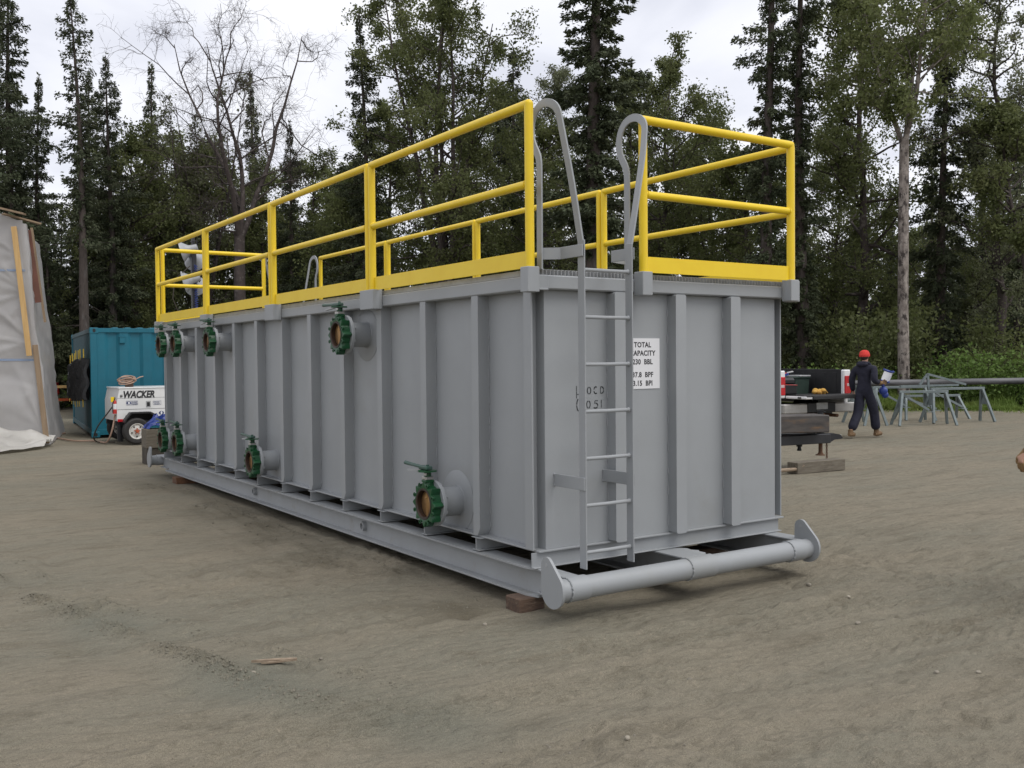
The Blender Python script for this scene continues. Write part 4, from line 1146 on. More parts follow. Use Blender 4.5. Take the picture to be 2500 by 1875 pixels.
# ladders with handrail loops
def ladder(flip):
    def T(p): return (2.503-p[0], 9.38-p[1], p[2]) if flip else p
    lad = group_part('ladder', tank)
    def bx(name, lo, hi):
        a, c_ = T(lo), T(hi)
        box(name, tuple(map(min, a, c_)), tuple(map(max, a, c_)), G, lad, 0.002)
    for xs in (0.222, 0.617):
        bx('stringer', (xs, -0.28, 0.29), (xs+0.010, -0.212, 2.39))
    for k in range(7):
        z = 0.392+0.302*k
        b = MB(); b.tube([T((0.232, -0.246, z)), T((0.424, -0.2465, z-0.001)), T((0.617, -0.246, z))], 0.0125, 10)
        b.sphere(T((0.612, -0.246, z)), 0.017, 8, 6); b.sphere(T((0.236, -0.246, z)), 0.015, 8, 6)
        b.build('rung', G, lad)
    for xs in (0.213, 0.6275):
        bx('bracket', (xs, -0.279, 0.795), (xs+0.008, 0.05, 0.878))
        b = MB()
        for z in (0.80, 0.872): b.sphere(T((xs+0.004, 0.046, z)), 0.009, 8, 6)
        b.build('weld_bead', G, lad)
    loop = [(-0.186, 3.118), (-0.172, 3.20), (-0.13, 3.252), (-0.055, 3.283), (0.02, 3.275), (0.075, 3.235), (0.106, 3.17), (0.108, 3.09), (0.085, 3.03), (0.05, 2.975), (0.032, 2.93), (0.027, 2.86), (0.028, 2.64), (0.030, 2.22)]
    for xs, xl in ((0.227, 0.10), (0.622, 0.845)):
        path = [(xs, -0.246, 2.36), (xs+(xl-xs)*0.10, -0.243, 2.44), (xs+(xl-xs)*0.43, -0.226, 2.74), (xs+(xl-xs)*0.74, -0.202, 3.0)]+[(xl+(xs-xl)*q, y, z) for (y, z), q in zip(loop, [0.14, 0.07, 0.03]+[0]*20)]
        # resample with Catmull-Rom for an even bend
        P = [Vector(T(p)) for p in path]; Q = []
        for i in range(len(P)-1):
            p0 = P[max(0, i-1)]; p1 = P[i]; p2 = P[i+1]; p3 = P[min(len(P)-1, i+2)]
            ns = 4 if 0 < i < len(P)-3 else 1
            for s in range(ns):
                t_ = s/ns
                Q.append(0.5*((2*p1)+(p2-p0)*t_+(2*p0-5*p1+4*p2-p3)*t_*t_+(3*p1-p0-3*p2+p3)*t_**3))
        Q.append(P[-1])
        b = MB(); V = []; hw, ht = 0.026, 0.006
        for i, q in enumerate(Q):
            t_ = (Q[min(i+1, len(Q)-1)]-Q[max(i-1, 0)]).normalized()
            ax = Vector((1, 0, 0)); ax = (ax-t_*ax.dot(t_)).normalized(); sd = t_.cross(ax)
            for a, c_ in ((-1, -1), (1, -1), (1, 1), (-1, 1)): V.append(q+sd*hw*a+ax*ht*c_)
        F = [(i*4+j, i*4+(j+1) % 4, (i+1)*4+(j+1) % 4, (i+1)*4+j) for i in range(len(Q)-1) for j in range(4)]
        F += [(3, 2, 1, 0), tuple((len(Q)-1)*4+j for j in range(4))]
        b.add(V, F).build('handrail_loop', G, lad, ang=40)
        s = -1 if xl < xs else 1
        xo = xs+s*0.012
        bx('tie_bar', (min(xo, xo+s*0.008), -0.28, 2.285), (max(xo, xo+s*0.008), -0.05, 2.362))
        b = MB(); b.bar(T((xo+s*0.003, -0.052, 2.323)), T((xl-s*0.004, 0.03, 2.323)), 0.008, 0.076); b.build('tie_bar', G, lad)
ladder(False)
ladder(True)
# capacity sign and stencil on the front end
def text_obj(name, s, size, mat, parent, loc, rot=(math.pi/2, 0, 0), align='LEFT', sx=1.0, shear=0.0, bold=0.0, sp=1.0, ext=0.0006):
    cu = bpy.data.curves.new(name, 'FONT'); cu.body = s; cu.size = size; cu.align_x = align; cu.shear = shear; cu.offset = bold; cu.extrude = ext; cu.space_character = sp
    cu.resolution_u = 3
    tmp = bpy.data.objects.new(name, cu); col.objects.link(tmp)
    dg = bpy.context.evaluated_depsgraph_get(); dg.update()
    me = bpy.data.meshes.new_from_object(tmp.evaluated_get(dg)); me.name = name
    bpy.data.objects.remove(tmp); bpy.data.curves.remove(cu)
    me.materials.clear(); me.materials.append(mat)
    o = link_mesh(name, me, parent); o.location = loc; o.rotation_euler = rot; o.scale = (sx, 1, 1)
    return o
sg = box('capacity_sign', (0.833, 0.0452, 1.42), (1.154, 0.0498, 1.776), M['sign_white'], tank, 0.0005)
for s, z in (('TOTAL', 1.714), ('CAPACITY', 1.655), ('230  BBL', 1.594), ('37.8  BPF', 1.503), ('3.15  BPI', 1.443)):
    text_obj('sign_lettering', s, 0.0505, M['ink'], sg, (0.9935, 0.0448, z), align='CENTER', sx=0.95, bold=0.0014, sp=1.06)
b = MB()
def stroke(pts, wd=0.0075):
    P = [Vector((x, 0.0489, z)) for x, z in pts]
    for a, c_ in zip(P[:-1], P[1:]):
        d = (c_-a).normalized(); s = Vector((-d.z, 0, d.x))*wd/2
        b.quad(a-s-d*wd*0.25, c_-s+d*wd*0.25, c_+s+d*wd*0.25, a+s-d*wd*0.25)
def arc(cx_, cz_, rx, rz_, a0, a1, k=8): return [(cx_+rx*math.cos(R(a0+(a1-a0)*i/k)), cz_+rz_*math.sin(R(a0+(a1-a0)*i/k))) for i in range(k+1)]
stroke(arc(0.514, 1.42, 0.015, 0.023, 105, 255)); stroke(arc(0.514, 1.42, 0.015, 0.023, 75, -75))
stroke(arc(0.572, 1.421, 0.016, 0.023, 60, 165)); stroke(arc(0.572, 1.421, 0.016, 0.023, 195, 300))
stroke([(0.614, 1.444), (0.614, 1.398)]); stroke(arc(0.620, 1.421, 0.021, 0.023, 85, 10)); stroke(arc(0.620, 1.421, 0.021, 0.023, -10, -85))
stroke(arc(0.508, 1.325, 0.015, 0.025, 105, 255)); stroke(arc(0.508, 1.325, 0.015, 0.025, 75, -75))
stroke([(0.590, 1.349), (0.566, 1.349)]); stroke([(0.563, 1.345), (0.563, 1.330)]); stroke(arc(0.568, 1.316, 0.021, 0.017, 80, -10)); stroke(arc(0.568, 1.316, 0.021, 0.017, -35, -130))
stroke([(0.620, 1.352), (0.620, 1.328)]); stroke([(0.620, 1.322), (0.620, 1.302)])
stroke([(0.407, 1.452), (0.407, 1.42)]); stroke([(0.407, 1.414), (0.407, 1.372)]); stroke([(0.413, 1.396), (0.428, 1.396)])
stroke(arc(0.430, 1.325, 0.022, 0.045, 120, 175)); stroke(arc(0.430, 1.325, 0.022, 0.045, 185, 245))
b.build('stencil_marking', M['stencil'], tank, smooth=False)

# ---------------------------------------------------------------- yellow guard rails, one per bay
Yw = M['yellow']
def rail_meshes(Lr):
    p = {}
    zb, zt = 2.2315, 3.272
    b = MB(); b.cyl((0, 0, zb), (0, 0, zt), 0.03, n=16); b.sphere((0, 0, zt), 0.03, 16, 8); p['post'] = b.mesh('post', Yw)
    b = MB(); b.tube([(0.0, 0, zt), (Lr*0.5, 0, zt), (Lr, 0, zt)], 0.0299, 16); p['top'] = b.mesh('top_rail', Yw)
    b = MB(); b.tube([(0.015, 0, 2.762), (Lr*0.5, 0, 2.762), (Lr-0.015, 0, 2.762)], 0.0275, 14)
    for xx in (0.03, Lr-0.03):
        b.tube([(xx, 0.029*math.cos(k*math.pi/8), 2.762+0.029*math.sin(k*math.pi/8)) for k in range(16)], 0.004, 5, closed=True)
    p['mid'] = b.mesh('mid_rail', Yw)
    b = MB(); b.box((0.012, -0.006, 2.2265), (Lr-0.012, 0.0, 2.336), 0.001); p['toe'] = b.mesh('toe_board', Yw)
    return p
RM = {}
def guard_rail(p0, p1, label):
    d = Vector((p1[0]-p0[0], p1[1]-p0[1], 0)); Lr = round(d.length, 4)
    if Lr not in RM: RM[Lr] = rail_meshes(Lr)
    t = thing('guard_rail', label, 'guard rail', (p0[0], p0[1], 0), math.atan2(d.y, d.x), 'yellow guard rails round the tank roof')
    r = RM[Lr]
    link_mesh('post', r['post'], t)
    o = link_mesh('post', r['post'], t); o.location = (Lr, 0, 0)
    link_mesh('top_rail', r['top'], t); link_mesh('mid_rail', r['mid'], t); link_mesh('toe_board', r['toe'], t)
LL = ['yellow guard rail on the tank\'s long left side, nearest the front ladder',
      'yellow guard rail on the tank\'s left side above the large upper valve',
      'yellow guard rail on the long left side, third from the front ladder',
      'yellow guard rail on the left side\'s far end, over the pair of valves']
LR = ['yellow guard rail on the tank\'s right side, nearest the front right corner',
      'yellow guard rail on the tank\'s right side, second from the front right corner',
      'yellow guard rail on the tank\'s right side, third from the front right corner',
      'yellow guard rail on the tank\'s right side, beside the far ladder']
for k in range(4):
    ya = BAY*k+(0.0 if k == 0 else 0.036); yb = BAY*(k+1)-(0.0 if k == 3 else 0.036)
    guard_rail((0, ya), (0, yb), LL[k])
    guard_rail((2.503, yb), (2.503, ya), LR[k])
guard_rail((0.905, -0.07), (2.415, -0.07), 'yellow guard rail across the tank\'s front end, right of the ladder')
guard_rail((1.598, 9.45), (0.088, 9.45), 'yellow guard rail across the tank\'s far end')

# timbers under the skids and beside the tank
def timber(name, lo, hi, mat, label, group=None, rz=0.0, cat='timber'):
    cx_, cy_ = (lo[0]+hi[0])/2, (lo[1]+hi[1])/2
    t = MB(); h = (hi[0]-lo[0])/2, (hi[1]-lo[1])/2
    t.box((-h[0], -h[1], 0), (h[0], h[1], hi[2]-lo[2]), 0.006)
    o = t.build(name, mat); o.location = (cx_, cy_, lo[2]); o.rotation_euler = (0, 0, rz)
    return tag(o, label, cat, group)
timber('timber_block', (-0.07, 0.05, -0.03), (0.13, 0.22, 0.0745), M['timber'], 'short brown timber under the front left corner of the tank')
timber('timber_block', (2.0, 0.55, -0.03), (2.5, 0.72, 0.0745), M['timber'], 'brown timber in the shade under the front right corner of the tank')
timber('timber_block', (-0.06, 8.35, -0.03), (2.5, 8.55, 0.0745), M['rust'], 'reddish brown timber under the far end of the tank skids')
timber('timber_block', (0.25, 11.3, -0.02), (1.6, 11.62, 0.247), M['crib_dark'], 'dark lower timber of the stack beyond the tank\'s far end', 'timbers stacked beyond the tank')
timber('timber_block', (0.245, 11.28, 0.248), (1.7, 11.62, 0.556), M['crib'], 'grey upper timber of the stack beyond the tank\'s far end', 'timbers stacked beyond the tank')

# ================================================================ things round the yard
# ---- teal shipping container, its corrugated end toward the yard
def corr(b, L_, h0, h1, pitch, dep, flat, fixed, along, sgn):
    """trapezoid corrugated sheet from 0..L_ along an axis, heights h0..h1; outward = sgn"""
    pts = []; x = 0.0
    sl = (pitch-2*flat)/2
    seq = [(0, 0)]
    while x < L_:
        for dx_, d in ((flat, 0), (sl, dep), (flat, dep), (sl, 0)):
            x += dx_; seq.append((min(x, L_), d))
            if x >= L_: break
    V = []; F = []
    for k, (a, d) in enumerate(seq):
        for z in (h0, h1):
            V.append((a, fixed-sgn*d, z) if along == 'x' else (fixed-sgn*d, a, z))
    for k in range(len(seq)-1):
        F.append((2*k, 2*k+2, 2*k+3, 2*k+1))
    b.add(V, F)
def container(x, y, rz, label, det):
    t = thing('shipping_container', label, 'container', (x, y, 0), rz, 'teal shipping containers')
    W, Ln, H = 2.44, 6.06, 2.425
    c = M['teal']
    b = MB(); corr(b, W-0.24, 0.17, H-0.1, 0.49, 0.045, 0.175, 0.02, 'x', -1)
    b.v = [(p[0]+0.12, p[1], p[2]) for p in b.v]; b.build('end_wall', c, t, smooth=False)
    b = MB(); corr(b, Ln-0.24, 0.17, H-0.1, 0.278, 0.036, 0.07, 0.02, 'y', -1)
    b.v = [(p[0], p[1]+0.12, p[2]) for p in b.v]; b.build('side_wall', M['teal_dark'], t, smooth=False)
    b = MB(); corr(b, Ln-0.24, 0.17, H-0.1, 0.278, 0.036, 0.07, W-0.02, 'y', 1)
    b.v = [(p[0], p[1]+0.12, p[2]) for p in b.v]; b.build('side_wall', c, t, smooth=False)
    box('rear_wall', (0.12, Ln-0.05, 0.17), (W-0.12, Ln-0.02, H-0.1), c, t)
    b = MB()
    b.box((0.1, 0.06, H-0.05), (W-0.1, Ln-0.06, H-0.03))
    yy = 0.35
    b.build('roof_panel', c, t)
    b = MB()
    xx = 0.46
    while xx < W-0.3:
        b.box((xx, 0.03, H-0.03), (xx+0.13, Ln-0.1, H+0.012), 0.012); xx += 0.262
    b.build('roof_rib', c, t)
    for xx in (0, W-0.14):
        for yy in (0, Ln-0.14):
            box('corner_post', (xx, yy, 0.0), (xx+0.14, yy+0.14, H), c, t, 0.008)
            for z in (0.0, H-0.12):
                cc = box('corner_casting', (xx-0.008, yy-0.008, z-0.004), (xx+0.17, yy+0.17, z+0.125), c, t, 0.01)
                b = MB(); b.prism([(0.03*math.cos(a)*1.0, 0.042*math.sin(a)) for a in np.linspace(0, 6.283, 13)[:-1]], (xx+0.085, yy-0.0095, z+0.062), (1, 0, 0), (0, 0, 1), (0, -1, 0), 0.003)
                b.build('casting_hole', M['black'], cc)
    box('top_rail', (0.14, 0.002, H-0.1), (W-0.14, 0.06, H-0.005), c, t); box('bottom_rail', (0.14, 0.002, 0.05), (W-0.14, 0.08, 0.175), c, t)
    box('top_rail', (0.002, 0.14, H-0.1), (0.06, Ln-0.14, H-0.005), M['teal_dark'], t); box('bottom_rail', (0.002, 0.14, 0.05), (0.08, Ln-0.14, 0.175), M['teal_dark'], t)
    if det:
        b = MB(); b.box((0.60, -0.03, H-0.345), (0.72, 0.03, H-0.195), 0.01); b.box((0.59, -0.036, H-0.2), (0.73, 0.03, H-0.185)); v = b.build('vent_cover', c, t)
    return t
container(0.63, 17.86, R(-6), 'teal corrugated shipping container behind the white light tower trailer', True)
container(1.75, 26.4, R(-11), 'second teal container whose edge shows left of the nearer teal one', False)
# black mats on yellow straps down the container's left side
rr_ = random.Random(2)
MATL = ['black hanging mat nearest the corner of the teal container', 'second black hanging mat from the container\'s near corner',
        'third black hanging mat from the container\'s near corner', 'black hanging mat farthest back along the container\'s left side']
for i, (y0, y1, xo, zt, zb_) in enumerate(((17.98, 18.75, 0.10, 1.74, 0.83), (18.8, 19.35, 0.16, 1.72, 0.80), (19.4, 19.95, 0.2, 1.66, 0.84), (20.0, 20.6, 0.2, 1.62, 0.88))):
    t = thing('black_mat', MATL[i], 'mat', (0.63+0.105*(y0-17.86), y0, 0), 0, 'black mats hung on the teal container')
    P = []; Pb = []
    nz_, nyy = 12, 26
    for a in range(nz_+1):
        z = zb_+(zt-zb_)*a/nz_; row = []; rb = []
        for k in range(nyy+1):
            q = k/nyy; xx = -xo-0.05*math.sin(q*2*math.pi*3.3+i+0.4*math.sin(a))-0.02*math.sin(a*0.9+k*1.9)-0.04*(1-a/nz_)
            row.append((xx, (y1-y0)*q, z+(0.03*math.sin(q*17+i) if a in (0, nz_) else 0))); rb.append((xx+0.07, (y1-y0)*q, z))
        P.append(row); Pb.append(rb)
    b = MB(); b.grid(P); b.grid([r_[::-1] for r_ in Pb])
    for j in (0, nyy):
        for a in range(nz_): b.quad(P[a][j], P[a+1][j], Pb[a+1][j], Pb[a][j])
    for a in (0, nz_):
        for j in range(nyy): b.quad(P[a][j], P[a][j+1], Pb[a][j+1], Pb[a][j])
    b.build('mat', M['matblack'], t)
    for q in (0.2, 0.75):
        yy = (y1-y0)*q
        b = MB(); b.box((-xo-0.01, yy-0.035, zt-0.06), (-xo+0.0, yy+0.035, zt+0.22), 0.002); b.build('strap', M['yellow'], t)
        b = MB(); b.box((-xo-0.04, yy-0.03, zb_-0.16), (-xo-0.03, yy+0.03, zb_+0.05), 0.002); b.build('strap', M['yellow'], t)

# ---- light tower trailer
lt = thing('light_tower_trailer', 'white light tower trailer with big black lettering in front of the teal container', 'trailer', (0.69, 15.6, 0))
b = MB()
prof = [(0.005, 0.47), (0.005, 0.885), (0.018, 0.93), (0.055, 1.118), (2.55, 1.118), (2.6, 0.93), (2.6, 0.47), (0.78, 0.47), (0.70, 0.575), (0.64, 0.615), (0.24, 0.615), (0.17, 0.575), (0.12, 0.47)]
b.prism(prof, (0, 0, 0), (1, 0, 0), (0, 0, 1), (0, 1, 0), 1.15)
body = b.build('body', M['white'], lt, ang=20)
b = MB(); b.box((0.04, -0.012, 1.118), (2.56, 1.162, 1.146), 0.008); b.build('lid', M['white'], lt)
b = MB(); b.box((0.012, -0.002, 0.695), (2.6, 0.0, 0.702)); b.box((1.80, -0.002, 0.70), (1.806, 0.0, 1.11)); b.box((0.01, -0.002, 0.926), (2.6, 0.0, 0.930)); b.build('door_seam', M['ink'], body, smooth=False)
b = MB(); b.box((0.57, -0.006, 0.73), (0.665, 0.0, 0.86), 0.002); lk = b.build('door_latch', M['galv'], lt)
b = MB(); b.box((0.588, -0.012, 0.75), (0.645, -0.004, 0.835), 0.004); b.build('latch_handle', M['black'], lk)
b = MB(); 
pts = [(0.13+0.0*k, 0) for k in range(2)]
F0 = [(0.20, 0.60), (0.235, 0.645), (0.62, 0.645), (0.70, 0.60), (0.80, 0.50), (0.80, 0.47), (0.775, 0.47), (0.67, 0.575), (0.61, 0.615), (0.25, 0.615), (0.15, 0.50), (0.135, 0.44), (0.10, 0.44), (0.12, 0.50)]
b.prism(F0, (0, -0.19, 0), (1, 0, 0), (0, 0, 1), (0, 1, 0), 0.32); b.build('mudguard', M['black'], lt)
for k, yy in enumerate((-0.25, 1.22)):
    w_ = MB(); w_.lathe((0.337, yy+0.20, 0.262), (0, -1, 0), [(0, 0.17), (0.0, 0.235), (0.02, 0.258), (0.06, 0.265), (0.13, 0.265), (0.17, 0.258), (0.19, 0.235), (0.193, 0.19), (0.185, 0.155), (0.10, 0.15)], 36, cap=False)
    tr = w_.build('tyre', M['rubber'], lt)
    w_ = MB(); w_.lathe((0.337, yy+0.01, 0.262), (0, 1, 0), [(0, 0.16), (0.0, 0.15), (0.02, 0.142), (0.03, 0.125), (0.015, 0.09), (0.012, 0.05), (0.04, 0.0)], 30, cap=False); rm = w_.build('rim', M['rim_white'], tr)
    w_ = MB(); w_.cyl((0.337, yy-0.03, 0.262), (0.337, yy+0.04, 0.262), 0.030, 0.036, n=12)
    for q in range(5):
        a = q*2*math.pi/5+0.3; w_.cyl((0.337+0.055*math.cos(a), yy+0.002, 0.262+0.055*math.sin(a)), (0.337+0.055*math.cos(a), yy+0.03, 0.262+0.055*math.sin(a)), 0.010, n=6)
    w_.build('hub', M['orange'], tr)
    w_ = MB()
    for q in range(5):
        a = q*2*math.pi/5+0.9; w_.cyl((0.337+0.105*math.cos(a), yy+0.014, 0.262+0.105*math.sin(a)), (0.337+0.105*math.cos(a), yy+0.06, 0.262+0.105*math.sin(a)), 0.016, n=8)
    w_.build('rim_hole', M['black'], tr)
b = MB(); b.box((0.13, 0.24, 0.40), (0.77, 0.92, 0.607), 0.01); b.build('wheel_well', M['black'], lt)
box('axle', (0.31, -0.04, 0.235), (0.365, 1.2, 0.29), M['black'], lt)
box('chassis_rail', (-0.0, 0.08, 0.37), (2.7, 0.16, 0.47), M['trailer_black'], lt); box('chassis_rail', (-0.0, 0.98, 0.37), (2.7, 1.06, 0.47), M['trailer_black'], lt)
b = MB(); b.box((0.02, 0.05, 0.05), (0.075, 0.105, 0.42), 0.004); b.box((0.09, 0.12, 0.04), (0.14, 0.17, 0.42), 0.004); b.build('stabiliser_leg', M['trailer_black'], lt)
b = MB(); b.box((2.55, 0.5, 0.38), (3.7, 0.6, 0.45), 0.01); b.cyl((3.5, 0.55, 0.0), (3.5, 0.55, 0.7), 0.03); b.build('tow_bar', M['trailer_black'], lt)
box('reflector', (0.012, -0.008, 0.452), (0.115, 0.0, 0.508), M['redlens'], lt)
text_obj('lettering', 'WACKER', 0.196, M['ink'], lt, (0.118, -0.0035, 0.932), sx=0.765, shear=0.24, bold=0.0085, sp=0.98)
b = MB()
for q in range(4): b.box((0.072+q*0.012, -0.004, 0.94+0.003*q), (0.078+q*0.012, -0.002, 1.0), 0)
b.box((0.068, -0.0045, 0.962), (0.118, -0.0025, 0.972)); b.build('emblem', M['ink'], lt, smooth=False)
def decal(x0, z0, x1, z1, lines, logo):
    b = MB(); q = 0.004
    for lo, hi in (((x0, z0), (x1, z0+q)), ((x0, z1-q), (x1, z1)), ((x0, z0), (x0+q, z1)), ((x1-q, z0), (x1, z1))):
        b.box((lo[0], -0.0032, lo[1]), (hi[0], -0.0012, hi[1]))
    d = b.build('decal', M['navy_ink'], lt, smooth=False)
    if logo:
        cx_, cz_ = logo
        b = MB(); b.prism([(0.045*math.cos(a), 0.033*math.sin(a)) for a in np.linspace(0, 6.283, 25)[:-1]], (cx_, -0.0012, cz_), (1, 0, 0), (0, 0, 1), (0, -1, 0), 0.002); b.build('logo_oval', M['navy_ink'], d, smooth=False)
        b = MB(); b.prism([(0.018*math.cos(a), 0.029*math.sin(a)) for a in np.linspace(0, 6.283, 17)[:-1]], (cx_+0.002, -0.0034, cz_), (1, 0, 0), (0, 0, 1), (0, -1, 0), 0.001); b.build('logo_centre', M['sign_white'], d, smooth=False)
    for s, x, z, sz in lines:
        text_obj('small_print', s, sz, M['navy_ink'], d, (x, -0.0034, z), sx=0.95, bold=0.001)
decal(0.185, 0.785, 0.41, 0.872, [('United', 0.285, 0.833, 0.042), ('Rentals', 0.285, 0.797, 0.042)], (0.235, 0.829))
decal(0.71, 0.775, 0.87, 0.855, [('AVAILABLE', 0.722, 0.823, 0.025), ('FOR RENT', 0.735, 0.787, 0.025)], None)
b = MB(); b.prism([(0.05*math.cos(a), 0.038*math.sin(a)) for a in np.linspace(0, 6.283, 25)[:-1]], (0.873, -0.0012, 0.607), (1, 0, 0), (0, 0, 1), (0, -1, 0), 0.002); d = b.build('logo_oval', M['navy_ink'], lt, smooth=False)
b = MB(); b.prism([(0.018*math.cos(a), 0.033*math.sin(a)) for a in np.linspace(0, 6.283, 17)[:-1]], (0.875, -0.0034, 0.607), (1, 0, 0), (0, 0, 1), (0, -1, 0), 0.001); b.build('logo_centre', M['sign_white'], d, smooth=False)
# mast with four floodlights
mast = MB(); mast.box((1.69, 0.5, 1.15), (1.79, 0.6, 4.1), 0.006); mast.box((1.71, 0.52, 4.1), (1.77, 0.58, 4.35), 0.004); mast.box((1.6, 0.46, 1.14), (1.88, 0.66, 1.22), 0.005)
ms = mast.build('mast', M['trailer_black'], lt)
b = MB()
pts = [(1.755+0.035*math.cos(k*1.1), 0.44+0.035*math.sin(k*1.1), 2.3+k*0.0085) for k in range(170)]
b.tube(pts, 0.007, 5); b.build('coiled_cord', M['blue'], ms)
def flood(x, y, z, yawd, tilt):
    d = Vector((math.cos(R(yawd))*math.cos(R(tilt)), math.sin(R(yawd))*math.cos(R(tilt)), -math.sin(R(tilt))))
    b = MB(); b.lathe((x, y, z), d, [(-0.16, 0.03), (-0.15, 0.075), (-0.02, 0.085), (0.02, 0.095), (0.11, 0.165), (0.18, 0.225), (0.19, 0.23), (0.175, 0.213)], 28, cap=False)
    f = b.build('floodlight', M['lamp_white'], lt)
    b = MB(); b.lathe((x, y, z), d, [(0.176, 0.22), (0.176, 0.0)], 28, cap=False); b.build('lens', M['lamp_glass'], f)
    b = MB(); b.tube([(x, y, z+0.16), tuple(Vector((x, y, z+0.14))-d*0.14), tuple(Vector((x, y, z-0.1))-d*0.14)], 0.016, 8); b.cyl((x, y, z), (1.74, 0.55, z), 0.02); b.build('lamp_bracket', M['trailer_black'], f)
flood(1.64, 0.42, 4.06, 158, 16); flood(1.78, 0.72, 3.92, 60, 20); flood(1.68, 0.40, 3.42, 156, 16); flood(1.78, 0.72, 3.36, 62, 15)
b = MB(); b.tube([(1.62, 0.4, 3.7), (1.3, 0.4, 3.4), (1.25, 0.4, 3.0), (1.35, 0.42, 2.75), (1.65, 0.48, 2.7)], 0.012, 6); b.build('lamp_cable', M['cable'], lt)
# fire extinguisher hung on its left end
t = thing('fire_extinguisher', 'red fire extinguisher with yellow tag hung on the white trailer\'s left end', 'fire extinguisher', (0.655, 15.62, 0.62))
b = MB(); b.lathe((0, 0, 0), (0, 0, 1), [(0, 0.03), (0.0, 0.042), (0.22, 0.042), (0.26, 0.03), (0.275, 0.014), (0.30, 0.014)], 16); b.build('cylinder', M['red'], t)
b = MB(); b.lathe((0, 0, 0.09), (0, 0, 1), [(0, 0.0428), (0.11, 0.0428)], 16, cap=False); b.build('label_band', M['sign_white'], t)
b = MB(); b.box((-0.012, -0.05, 0.29), (0.012, 0.04, 0.315), 0.004); b.box((-0.01, -0.06, 0.325), (0.01, 0.02, 0.337), 0.003); b.build('valve_handle', M['black'], t)
b = MB(); b.box((-0.075, -0.03, 0.24), (-0.005, -0.024, 0.34), 0.001); b.build('tag', M['yellow'], t)
b = MB(); b.tube([(0.0, -0.03, 0.30), (-0.05, -0.05, 0.2), (-0.045, -0.045, 0.02)], 0.009, 6); b.build('hose', M['rubber'], t)
# coil of hose on the lid
b = MB(); rr_ = random.Random(4)
pts = []
for k in range(150):
    a = k*0.21; r_ = 0.155+0.02*math.sin(k*0.37)
    pts.append((r_*math.cos(a)*1.05, 0.45*r_*math.sin(a)+0.02*math.sin(k*0.13), 0.10+0.08*math.sin(a+0.3)*math.cos(k*0.045)+0.0006*k))
pts += [(0.16, 0.0, 0.16), (0.26, 0.0, 0.21), (0.33, 0.0, 0.225)]
b.tube(pts, 0.0115, 7); o = b.build('hose_coil', M['hose_tan'])
o.location = (0.98, 16.0, 1.136); tag(o, 'loose coil of tan hose lying on top of the white trailer', 'hose')
b = MB(); b.box((-0.06, -0.05, 0), (0.09, 0.05, 0.19), 0.006); b.box((0.03, -0.04, 0.19), (0.12, 0.02, 0.215), 0.005)
o = b.build('wooden_block', M['timber']); o.location = (1.03, 16.08, 1.147); tag(o, 'small brown block inside the hose coil on the white trailer', 'block')
# cables
def cable(name, pts, r, mat, label, cat='cable'):
    P = [Vector(p) for p in pts]; Q = []
    for i in range(len(P)-1):
        p0 = P[max(0, i-1)]; p1 = P[i]; p2 = P[i+1]; p3 = P[min(len(P)-1, i+2)]
        for s in range(6):
            t_ = s/6; Q.append(0.5*((2*p1)+(p2-p0)*t_+(2*p0-5*p1+4*p2-p3)*t_*t_+(3*p1-p0-3*p2+p3)*t_**3))
    Q.append(P[-1])
    b = MB(); b.tube(Q, r, 6); return tag(b.build(name, mat), label, cat)
cable('cable', [(0.68, 15.72, 0.60), (0.62, 15.7, 0.3), (0.55, 15.85, 0.05), (0.5, 16.3, 0.015), (0.42, 16.75, 0.015), (0.12, 17.0, 0.015), (-0.02, 17.9, 0.015), (-0.05, 18.6, 0.02), (0.15, 19.2, 0.015), (0.35, 19.5, 0.02)], 0.017, M['hose_tan'], 'tan cable looping over the ground from the white trailer to the container')
cable('cable', [(0.69, 15.75, 0.82), (0.55, 15.8, 0.62), (0.4, 16.0, 0.35), (0.36, 16.2, 0.12), (0.45, 16.3, 0.02), (0.62, 16.2, 0.015), (0.72, 16.0, 0.015)], 0.014, M['cable'], 'dark cable hanging from the fire extinguisher end of the white trailer')
# blue tarp on the timber stack
P = []
rr_ = np.random.default_rng(6)
for i in range(15):
    row = []
    for j in range(19):
        u_, v_ = i/14, j/18
        xx = 0.27+v_*0.75; yy = 11.30+u_*0.36
        bulge = math.sin(math.pi*min(1, v_*1.05))**0.5*math.sin(math.pi*(0.12+0.76*u_))
        zz = 0.56+0.20*bulge+0.035*rr_.normal()*bulge+0.03*math.sin(v_*21+u_*5)*bulge+0.006
        row.append((xx+0.015*rr_.normal(), yy-0.05*bulge*(u_ < 0.5)+0.012*rr_.normal(), max(0.562, zz)))
    P.append(row)
b = MB(); b.grid(P); o = b.build('blue_tarp', M['blue'], None, ang=20); tag(o, 'crumpled blue tarp on top of the timber stack beyond the tank', 'tarp')

